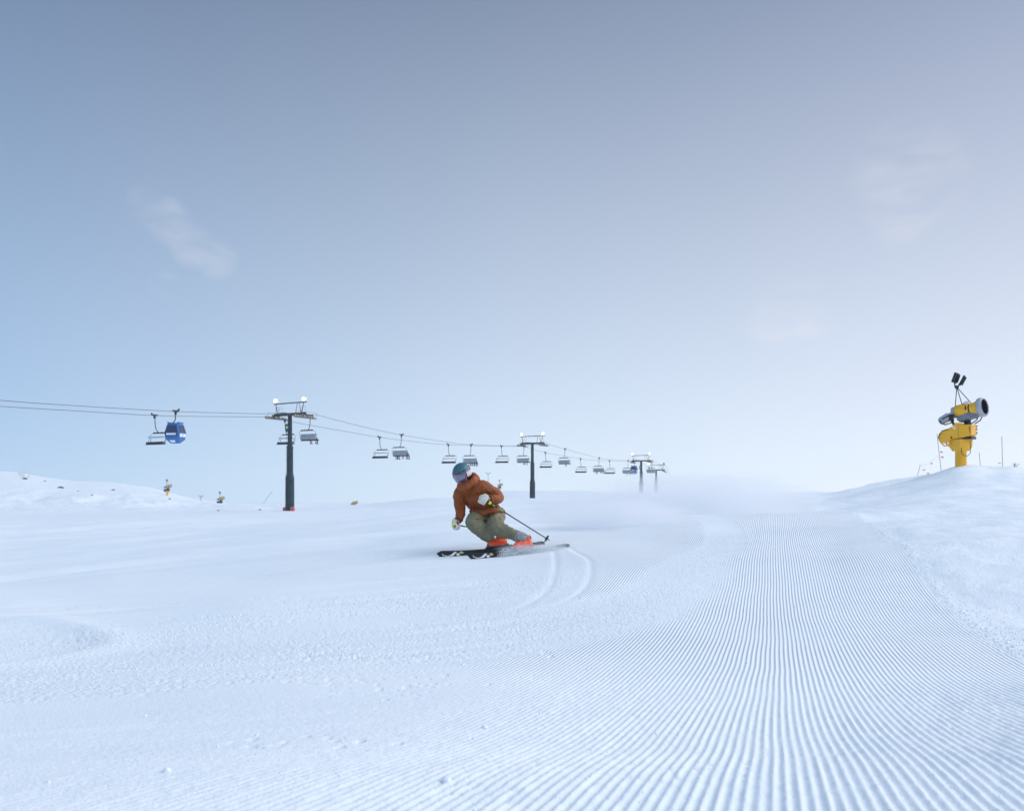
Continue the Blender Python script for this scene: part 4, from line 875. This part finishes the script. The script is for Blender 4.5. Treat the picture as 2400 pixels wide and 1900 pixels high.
MB().tube([onto(bt, 1168, 1212, .003), onto(bt, 1172, 1213, .003), onto(bt, 1173, 1219, .003)], .004, 6).build('thigh_badge', M['black'], trousers)
MB().tube([onto(bt, 1115, 1216, .003), onto(bt, 1124, 1217, .003)], .004, 6).build('pocket_zip', M['black'], trousers)

# helmet, goggles
def shell(mb, a0, a1, e0, e1, r, th, nu=20, nv=8, off=(0, 0, 0), edge=None):
    """patch of an ellipsoid around the head; azimuth 0 = forward, degrees; elevation up"""
    k0 = len(mb.v)
    for layer in (1.0, None):
        for j in range(nv + 1):
            for i in range(nu + 1):
                a = R(a0 + (a1 - a0) * i / nu); t = j / nv
                lo = edge(math.degrees(a)) if edge else e0
                e = R(lo + (e1 - lo) * t); rr = 1.0 if layer else 1.0
                q = 0 if layer else th
                mb.v.append(tuple(H((r[0] - q) * math.sin(a) * math.cos(e) + off[0], (r[2] - q) * math.sin(e) + off[1], (r[1] - q) * math.cos(a) * math.cos(e) + off[2])))
    W_ = nu + 1; L = W_ * (nv + 1)
    for j in range(nv):
        for i in range(nu):
            a = k0 + j * W_ + i; mb.f.append((a, a + 1, a + W_ + 1, a + W_)); mb.sm.append(True); mb.f.append((a + L, a + L + W_, a + L + W_ + 1, a + L + 1)); mb.sm.append(True)
    for i in range(nu):
        for j in (0, nv):
            a = k0 + j * W_ + i; mb.f.append((a, a + L, a + L + 1, a + 1)); mb.sm.append(False)
    for j in range(nv):
        for i in (0, nu):
            a = k0 + j * W_ + i; mb.f.append((a, a + W_, a + L + W_, a + L)); mb.sm.append(False)
    return mb
HR = (.138, .155, .150)
def hedge(a):
    a = abs(a); return 8 if a < 45 else (8 - (a - 45) * .95 if a < 95 else -39.5 + min(12, (a - 95) * .2))
hm = shell(MB(), -180, 180, 0, 90, HR, .022, 48, 14, (0, .0, -.012), hedge)
helmet = hm.build('helmet', M['helmet'], skier)
bh = BVHTree.FromPolygons([Vector(v) for v in hm.v], hm.f)
for pts, w_ in (([(1083, 1105), (1090, 1102)], .012), ([(1073, 1109), (1079, 1107)], .007), ([(1084, 1092), (1088, 1090)], .006), ([(1076, 1094), (1080, 1092)], .005), ([(1062, 1112), (1065, 1112)], .006)):
    MB().tube([onto(bh, *p, 0.001) for p in pts], w_ * .6, 8).build('vent', M['black'], helmet)
shell(MB(), 60, 118, -52, -18, (.118, .125, .135), .03, 10, 5).build('ear_pad', M['black'], helmet); shell(MB(), -118, -60, -52, -18, (.118, .125, .135), .03, 10, 5).build('ear_pad', M['black'], helmet)
GO = (0, -.020, .012)
lens_ = shell(MB(), -58, 58, -34, 12, (.118, .135, .150), .012, 22, 8, GO, lambda a: -47 + (13 * math.exp(-(a / 12) ** 2)) + max(0, abs(a) - 30) * .35)
goggles = lens_.build('goggles', M['lens'], skier)
fr = MB()
def gp(a, e, r=(.121, .138, .153)): a, e = R(a), R(e); return H(r[0] * math.sin(a) * math.cos(e) + GO[0], r[2] * math.sin(e) + GO[1], r[1] * math.cos(a) * math.cos(e) + GO[2])
lo = lambda a: -48 + (13 * math.exp(-(a / 12) ** 2)) + max(0, abs(a) - 30) * .35
ring_ = [gp(a, 13) for a in range(-58, 59, 6)] + [gp(60, e) for e in range(6, -22, -6)] + [gp(a, lo(a)) for a in range(58, -59, -6)] + [gp(-60, e) for e in range(-20, 8, 6)]
fr.tube(ring_ + [ring_[0]], .007, 6).build('goggle_frame', M['pink'], goggles)
shell(MB(), 60, 180, -15, 17, (HR[0] + .006, HR[1] + .006, HR[2] + .006), .005, 24, 2, (0, -.008, -.008)).build('goggle_strap', M['strap'], goggles)
shell(MB(), -180, -60, -15, 17, (HR[0] + .006, HR[1] + .006, HR[2] + .006), .005, 24, 2, (0, -.008, -.008)).build('goggle_strap', M['strap'], goggles)

# gloved hands: palm, four bent fingers of different length and a thumb closed round the grip
def hand(palm, axis, knuck, back, nm='glove'):
    """axis = direction of the pole through the fist, knuck = towards the knuckles, back = back of the hand"""
    mb = MB(); ax = axis.normalized(); kn = (knuck - ax * knuck.dot(ax)).normalized(); bk = kn.cross(ax).normalized()
    if bk.dot(back) < 0: bk = -bk
    P = lambda a, k, b_: palm + ax * a + kn * k + bk * b_
    limb(mb, [P(0, -.085, .018), P(0, -.045, .024), P(0, .0, .030), P(0, .035, .026)], [(.036, .034), (.050, .032), (.056, .030), (.054, .028)], ax)
    for i, (L, a) in enumerate(((.92, .040), (1.0, .014), (.95, -.013), (.80, -.038))):
        limb(mb, [P(a, .030, .026), P(a, .030 + .034 * L, .006), P(a * 1.02, .030 + .020 * L, -.030), P(a, .004, -.034)], [.0165, .0158, .015, .013])
    limb(mb, [P(.040, -.045, .012), P(.054, -.018, -.014), P(.046, .012, -.036), P(.034, .028, -.044)], [.019, .018, .0165, .014])
    return fuse(mb, .0065, 1, nm, M['glove'], skier)
poleL_dir = (J(1304, 1277, .15) - J(1144, 1177, -.12)); gripL = J(1136, 1172, -.13)
poleR_dir = (J(1150, 1245, 1.0) - J(1068, 1230, -.02)); gripR = J(1068.5, 1229.5, -.03)
hL = hand(gripL + Vector((-.018, -.02, .012)), -poleL_dir, Vector((-.9, -.2, .1)), Vector((-.2, -.6, .6)))
hR = hand(gripR, -poleR_dir, Vector((-.1, -.5, -1)), Vector((-.9, -.5, 0)))
hL.scale = (1, 1, 1)

# ski poles
def ski_pole(a, d, L, name_label):
    d = d.normalized(); root = empty('ski_pole', a); tag(root, name_label, 'ski pole', 'ski poles of the skier')
    MB().tube([tuple(d * .06), tuple(d * .5), tuple(d * (L - .04)), tuple(d * L)], [.010, .009, .0075, .003], 8).build('shaft', M['black'], root)
    g = MB().tube([tuple(-d * .075), tuple(-d * .05), tuple(d * .0), tuple(d * .05)], [.018, .021, .016, .018], 10).build('grip', M['black'], root)
    MB().tube([tuple(-d * .095), tuple(-d * .062)], [.022, .024], 10).build('grip_cap', M['neon'], g); MB().tube([tuple(d * .045), tuple(d * .085)], [.024, .020], 10).build('grip_collar', M['neon'], g)
    MB().tube([tuple(d * .20), tuple(d * .30)], .0105, 8).build('shaft_band', M['pole_green'], root); MB().tube([tuple(d * .11), tuple(d * .155)], .0108, 8).build('shaft_band', M['pole_green'], root)
    o = d.orthogonal().normalized(); o2 = d.cross(o); bs = MB().lathe([(L - .075, .012), (L - .07, .040), (L - .060, .043), (L - .055, .012)], (0, 0, 0), d, 12)
    for k in range(6):
        t = k * math.pi / 3; r_ = o * math.cos(t) + o2 * math.sin(t); bs.tube([r_ * .03 + d * (L - .065), r_ * .058 + d * (L - .06)], [.012, .006], 6)
    bs.build('basket', M['black'], root)
    q = d.cross(Vector((0, 1, 0))).normalized(); MB().tube([tuple(-d * .06), tuple(-d * .03 + q * .05), tuple(d * .03 + q * .06 + Vector((0, -.02, 0))), tuple(d * .04 + q * .012)], .008, 6).build('strap', M['light_grey'], root)
    return root
ski_pole(gripL + Vector((.02, -.01, -.005)), poleL_dir, 1.14, 'long black ski pole slanting from the glove at the chest down to the snow')
ski_pole(gripR, poleR_dir, 1.12, 'ski pole held low beside the knee, mostly hidden behind the legs')

# skis, on edge: tips lift, the black running base faces the viewer
def ski(tip, tail, edge_deg, waist_t, label):
    d = (tip - tail); L = d.length; d.normalize(); side = Vector((0, 0, 1)).cross(d).normalized()      # side points to the skier left
    if side.y > 0: side = -side
    e = R(edge_deg); nrm = (Vector((0, 0, 1)) * math.cos(e) - side * math.sin(e)); nrm = (nrm - d * nrm.dot(d)).normalized(); w_ = nrm.cross(d).normalized()
    root = empty('ski', tail); tag(root, label, 'ski', 'skis of the skier')
    n = 40; vs = []; prof = []
    for i in range(n + 1):
        t = i / n; wd = .052 - .018 * math.sin(math.pi * min(1, max(0, (t - .05) / .85))) + .010 * max(0, (t - .7) / .3)
        if t > .93: wd *= math.sqrt(max(0.0, 1 - ((t - .93) / .07) ** 2)) * .92 + .08
        if t < .03: wd *= .75 + .25 * t / .03
        lift = .085 * max(0, (t - .88) / .12) ** 2 - .018 * math.sin(math.pi * t) * 1.0; prof.append((t * L, wd, lift))
    for (x, wd, lf) in prof:
        c = d * x + nrm * lf
        for q, h in ((-1, -.006), (1, -.006), (1, .006), (-1, .006)): vs.append(c + w_ * (wd * q) + nrm * h)
    fs = [tuple(range(4))[::-1], tuple(4 * n + k for k in range(4))] + [(i * 4 + k, i * 4 + (k + 1) % 4, (i + 1) * 4 + (k + 1) % 4, (i + 1) * 4 + k) for i in range(n) for k in range(4)]
    MB().add(vs, fs).build('ski_body', M['ski'], root)
    def lift_at(x): return np.interp(x, [p[0] for p in prof], [p[2] for p in prof])
    def decal(pts, m, nm, o=-.0105):
        v = []
        for a, b_ in pts: x = L * a; v.append(d * x + w_ * (b_ * .052 * sgn) + nrm * (lift_at(x) + o))
        k = len(v); v2 = [p - nrm * .003 for p in v]; MB().add(v + v2, [tuple(range(k)), tuple(range(k, 2 * k))[::-1]] + [(i, i + k, (i + 1) % k + k, (i + 1) % k) for i in range(k)]).build(nm, m, root)
    sgn = 1 if w_.z > 0 else -1
    decal([(.968, .50), (.958, -.02), (.922, -.26), (.897, .05), (.868, .80), (.846, .82), (.864, .05), (.880, -.34), (.926, -.52), (.962, -.22)], M['white'], 'emblem')
    decal([(.856, .18), (.832, .38), (.812, -.18), (.838, -.42)], M['white'], 'emblem'); decal([(.826, .70), (.802, .84), (.782, .30), (.797, .05), (.818, .28)], M['beige'], 'emblem')
    bx = d * (L * waist_t)
    q = Matrix((w_, d, nrm)).transposed()
    b = MB(); b.box(bx + d * .17 + nrm * .025, (.07, .10, .035), q); b.box(bx - d * .16 + nrm * .03, (.075, .13, .045), q); b.box(bx + nrm * .012, (.07, .42, .014), q); b.build('binding', M['bootdark'], root)
    return root, tail + bx, d, w_, nrm
sk1, b1_, d1_, w1_, n1_ = ski(J(1029, 1302, -.36), J(1276, 1275, .42), 74, .44, 'black ski with white emblem at its tip, the one reaching farthest left')
sk2, b2_, d2_, w2_, n2_ = ski(J(1102, 1306, -.66), J(1334, 1281, .10), 74, .46, 'black ski with white emblem at its tip, the one nearer the viewer')
# boots
def boot(base, d, w_, nrm, cuff, nm='boot'):
    P = lambda f, s_, u: base + d * f + w_ * s_ + nrm * u
    up = (cuff - P(-.07, 0, .08)).normalized(); mb = MB()
    limb(mb, [P(-.13, 0, .085), P(-.05, 0, .10), P(.06, 0, .095), P(.14, 0, .075), P(.175, 0, .065)], [(.052, .062), (.062, .078), (.060, .072), (.054, .052), (.038, .034)], w_)
    limb(mb, [P(-.09, 0, .09), P(-.075, 0, .16), P(-.075, 0, .16) + up * .07], [.060, .064, .064])
    o = fuse(mb, .009, 1, nm, M['boot'], skier)
    s_ = MB(); q = Matrix((w_, d, nrm)).transposed(); s_.box(P(.02, 0, .045), (.078, .33, .035), q); s_.box(P(.165, 0, .05), (.07, .05, .04), q); s_.build('sole', M['bootdark'], o)
    for k in (.02, .075): 
        c = P(k, 0, .11); MB().tube([c + w_ * .058 - nrm * .02, c + w_ * .03 + nrm * .045, c + nrm * .055, c - w_ * .03 + nrm * .045, c - w_ * .058 - nrm * .02], .006, 6).build('buckle', M['bootdark'], o)
    c = P(-.075, 0, .2); MB().tube([c - up * .03, c + up * .01], .069, 12).build('cuff_band', M['bootdark'], o)
    return o
def stand(d, nrm): n = (nrm * .45 + Vector((0, 0, 1))); n = (n - d * n.dot(d)).normalized(); return n.cross(d).normalized(), n
w1_, n1_ = stand(d1_, n1_); w2_, n2_ = stand(d2_, n2_)
boot(b1_ + n1_ * .005, d1_, w1_, n1_, anR + Vector((0, 0, .06))); boot(b2_ + n2_ * .005, d2_, w2_, n2_, anL + Vector((0, 0, .06)))

# ------------------------------------------------------------------ loose snow
def crumbs(n, fn, label, name='snow_crumbs'):
    vs = []; fs = []; t6 = [(1, 0, 0), (-1, 0, 0), (0, 1, 0), (0, -1, 0), (0, 0, 1), (0, 0, -1)]; tf = [(0, 2, 4), (2, 1, 4), (1, 3, 4), (3, 0, 4), (2, 0, 5), (1, 2, 5), (3, 1, 5), (0, 3, 5)]
    C_, S_ = fn(n); m = len(C_); T = np.array(t6, float)
    J_ = T[None] * S_[:, None, None] * rng.uniform(.6, 1.3, (m, 6, 1)) + C_[:, None, :]; Rr = rng.uniform(-.3, .3, (m, 6, 3)) * S_[:, None, None]
    V = (J_ + Rr).reshape(-1, 3); Fc = (np.array(tf)[None] + 6 * np.arange(m)[:, None, None]).reshape(-1, 3)
    me_ = bpy.data.meshes.new(name); me_.from_pydata(V.tolist(), [], Fc.tolist()); me_.polygons.foreach_set('use_smooth', np.ones(len(Fc), bool)); me_.materials.append(M['crumb'])
    o = bpy.data.objects.new(name, me_); col.objects.link(o); tag(o, label, None, None, 'stuff'); return o
M['crumb'] = mat('loose_snow', (.86, .91, .97), .6, 0, .04, 3)
def f_lane(n):
    Y = np.exp(rng.uniform(math.log(1.7), math.log(15), n)); u = rng.uniform(-3.2, 1.7, n); X = u + .3075 * Y
    k = (vnoise(X / .8, Y / .5, 201) > .02 - .2 * (rng.random(n) < .3)) & (np.abs(X / Y) < .7); X, Y = X[k], Y[k]; S = rng.uniform(.0014, .0036, len(X)) * np.where(rng.random(len(X)) < .015, 2.2, 1)
    Z = terrain(X, Y)[0]; return np.stack([X, Y, Z + S * .25], -1), S
crumbs(5000, f_lane, 'small loose snow grains scattered over the groomed ridges', 'snow_crumbs')
def f_bank(n):
    Y = np.exp(rng.uniform(math.log(4.2), math.log(30), n)); u = 1.66 + np.abs(rng.normal(0, .22, n)) + (rng.random(n) < .35) * rng.uniform(0, 3.5, n); X = u + .3075 * Y
    S = rng.uniform(.003, .009, n) * np.where(u > 2.1, .7, 1); Z = terrain(X, Y)[0]; return np.stack([X, Y, Z + S * .3], -1), S
crumbs(3200, f_bank, 'crumbled snow lumps along the edge of the groomed lane on the right', 'snow_crumbs')
def f_slide(n):
    P1 = np.array(SLIDE); P2 = np.array(SLIDE2); i = rng.integers(0, len(P1) - 16, n // 2); j = rng.integers(0, len(P2) - 1, n - n // 2)
    p = np.vstack([P1[i], P2[j]]); X = p[:, 0] + rng.normal(0, .25, n); Y = p[:, 1] + rng.normal(0, .25, n); S = rng.uniform(.002, .008, n)
    Z = terrain(X, Y)[0]; return np.stack([X, Y, Z + S * .3], -1), S
crumbs(9000, f_slide, 'churned snow lumps lying in the curved skid tracks', 'snow_crumbs')
ch_ = MB(); r3 = random.Random(5)
for k in range(46):
    if k < 3: x, y, s_ = ((-.17, 2.2, .013), (-.11, 3.4, .012), (-.95, 2.35, .010))[k]
    else: y = math.exp(r3.uniform(math.log(1.9), math.log(9))); x = r3.uniform(-3.5, 1.5) + .3075 * y; s_ = r3.uniform(.003, .008)
    if abs(x / y) > .7: continue
    b0 = len(ch_.v); ch_.ball((x, y, ground(x, y) + s_ * .35), (s_ * r3.uniform(.8, 1.3), s_, s_ * .8), 10)
    for q in range(b0, len(ch_.v)):
        p = Vector(ch_.v[q]); c0 = Vector((x, y, ground(x, y) + s_ * .35)) if q == b0 else c0; ch_.v[q] = tuple(c0 + (p - c0) * (1 + .25 * math.sin(p.x * 400 + p.y * 310) * math.cos(p.z * 420)))
tag(ch_.build('snow_chunks', M['crumb']), 'bigger loose snow clods lying on the groomed ridges near the viewer', None, None, 'stuff')
# snow thrown up by the skis
def f_spray(n):
    t = rng.random(n) ** .8; a = J(1328, 1280, .0); b_ = J(1172, 1297, -.45); base = np.array(a)[None] * (1 - t[:, None]) + np.array(b_)[None] * t[:, None]
    h = np.abs(rng.normal(0, 1, n)) * (.034 + .03 * np.sin(np.pi * (1 - t) ** .7)); X = base[:, 0] + rng.normal(0, .04, n) + h * .3; Y = base[:, 1] + rng.normal(0, .09, n); S = rng.uniform(.0012, .0042, n)
    Z = np.maximum(terrain(X, Y)[0], base[:, 2] - .03) + h; return np.stack([X, Y, Z], -1), S
crumbs(11000, f_spray, 'snow grains thrown up along the two skis', 'ski_spray')

def mist(name, c, size, dens, label, nscale=1.2, rz=0.0, grad=(0, 0, 0), thr=.45):
    """soft cloud of powder: an ellipsoid whose density falls to nothing at its surface"""
    o = MB().ball((0, 0, 0), 1.0, 24).build(name, None) if False else None
    b = MB().ball((0, 0, 0), 1.0, 24); me_ = b.mesh(name); o = bpy.data.objects.new(name, me_); col.objects.link(o); o.location = c; o.scale = size; o.rotation_euler = (0, 0, rz)
    m = bpy.data.materials.new(name); m.use_nodes = True; t = m.node_tree; t.nodes.clear(); L = t.links.new
    ou = N(t, 'ShaderNodeOutputMaterial'); pv = N(t, 'ShaderNodeVolumePrincipled'); pv.inputs['Color'].default_value = (.97, .98, 1, 1); pv.inputs['Anisotropy'].default_value = .35
    tc_ = N(t, 'ShaderNodeTexCoord'); ln = N(t, 'ShaderNodeVectorMath', operation='LENGTH'); L(tc_.outputs['Object'], ln.inputs[0])
    fo = N(t, 'ShaderNodeMapRange', interpolation_type='SMOOTHSTEP'); fo.inputs['From Min'].default_value = 1.0; fo.inputs['From Max'].default_value = .25; L(ln.outputs['Value'], fo.inputs['Value'])
    nz_ = N(t, 'ShaderNodeTexNoise'); nz_.inputs['Scale'].default_value = nscale; nz_.inputs['Detail'].default_value = 4
    L(tc_.outputs['Object'], nz_.inputs['Vector'])
    mr_ = N(t, 'ShaderNodeMapRange'); mr_.inputs['From Min'].default_value = thr - .12; mr_.inputs['From Max'].default_value = thr + .25; L(nz_.outputs[0], mr_.inputs['Value'])
    a = N(t, 'ShaderNodeMath', operation='MULTIPLY'); L(fo.outputs[0], a.inputs[0]); L(mr_.outputs[0], a.inputs[1])
    bq = N(t, 'ShaderNodeMath', operation='MULTIPLY'); L(a.outputs[0], bq.inputs[0]); bq.inputs[1].default_value = dens; L(bq.outputs[0], pv.inputs['Density']); L(pv.outputs[0], ou.inputs['Volume'])
    me_.materials.append(m); tag(o, label, None, None, 'stuff'); return o
mist('snow_plume', at(1630, 1168, 20), (3.4, 2.4, .78), 1.8, 'pale cloud of powder snow hanging behind the skier over the piste', 1.6, R(-8), thr=.40)
mist('snow_plume', at(1440, 1205, 16), (1.7, 1.2, .45), 4.2, 'brighter puff of powder snow low behind the skier', 2.2, R(-8), thr=.45)
mist('ski_spray_mist', at(1245, 1284, 12.2), (.62, .20, .07), 9, 'thin veil of powder along the skis', 3.0, R(14), thr=.42)
# cold air: one even box of haze round the whole place
hz = MB().box((0, 0, -50), (2060, 2060, 150)).build('haze', M['snow']); hz.data.materials.clear()
m = bpy.data.materials.new('haze'); m.use_nodes = True; t = m.node_tree; t.nodes.clear(); ou = N(t, 'ShaderNodeOutputMaterial'); pv = N(t, 'ShaderNodeVolumePrincipled')
pv.inputs['Color'].default_value = (.86, .92, 1, 1); pv.inputs['Density'].default_value = .00022; pv.inputs['Anisotropy'].default_value = .2; t.links.new(pv.outputs[0], ou.inputs['Volume'])
hz.data.materials.append(m); tag(hz, 'cold pale haze in the air over the whole slope', None, None, 'stuff')
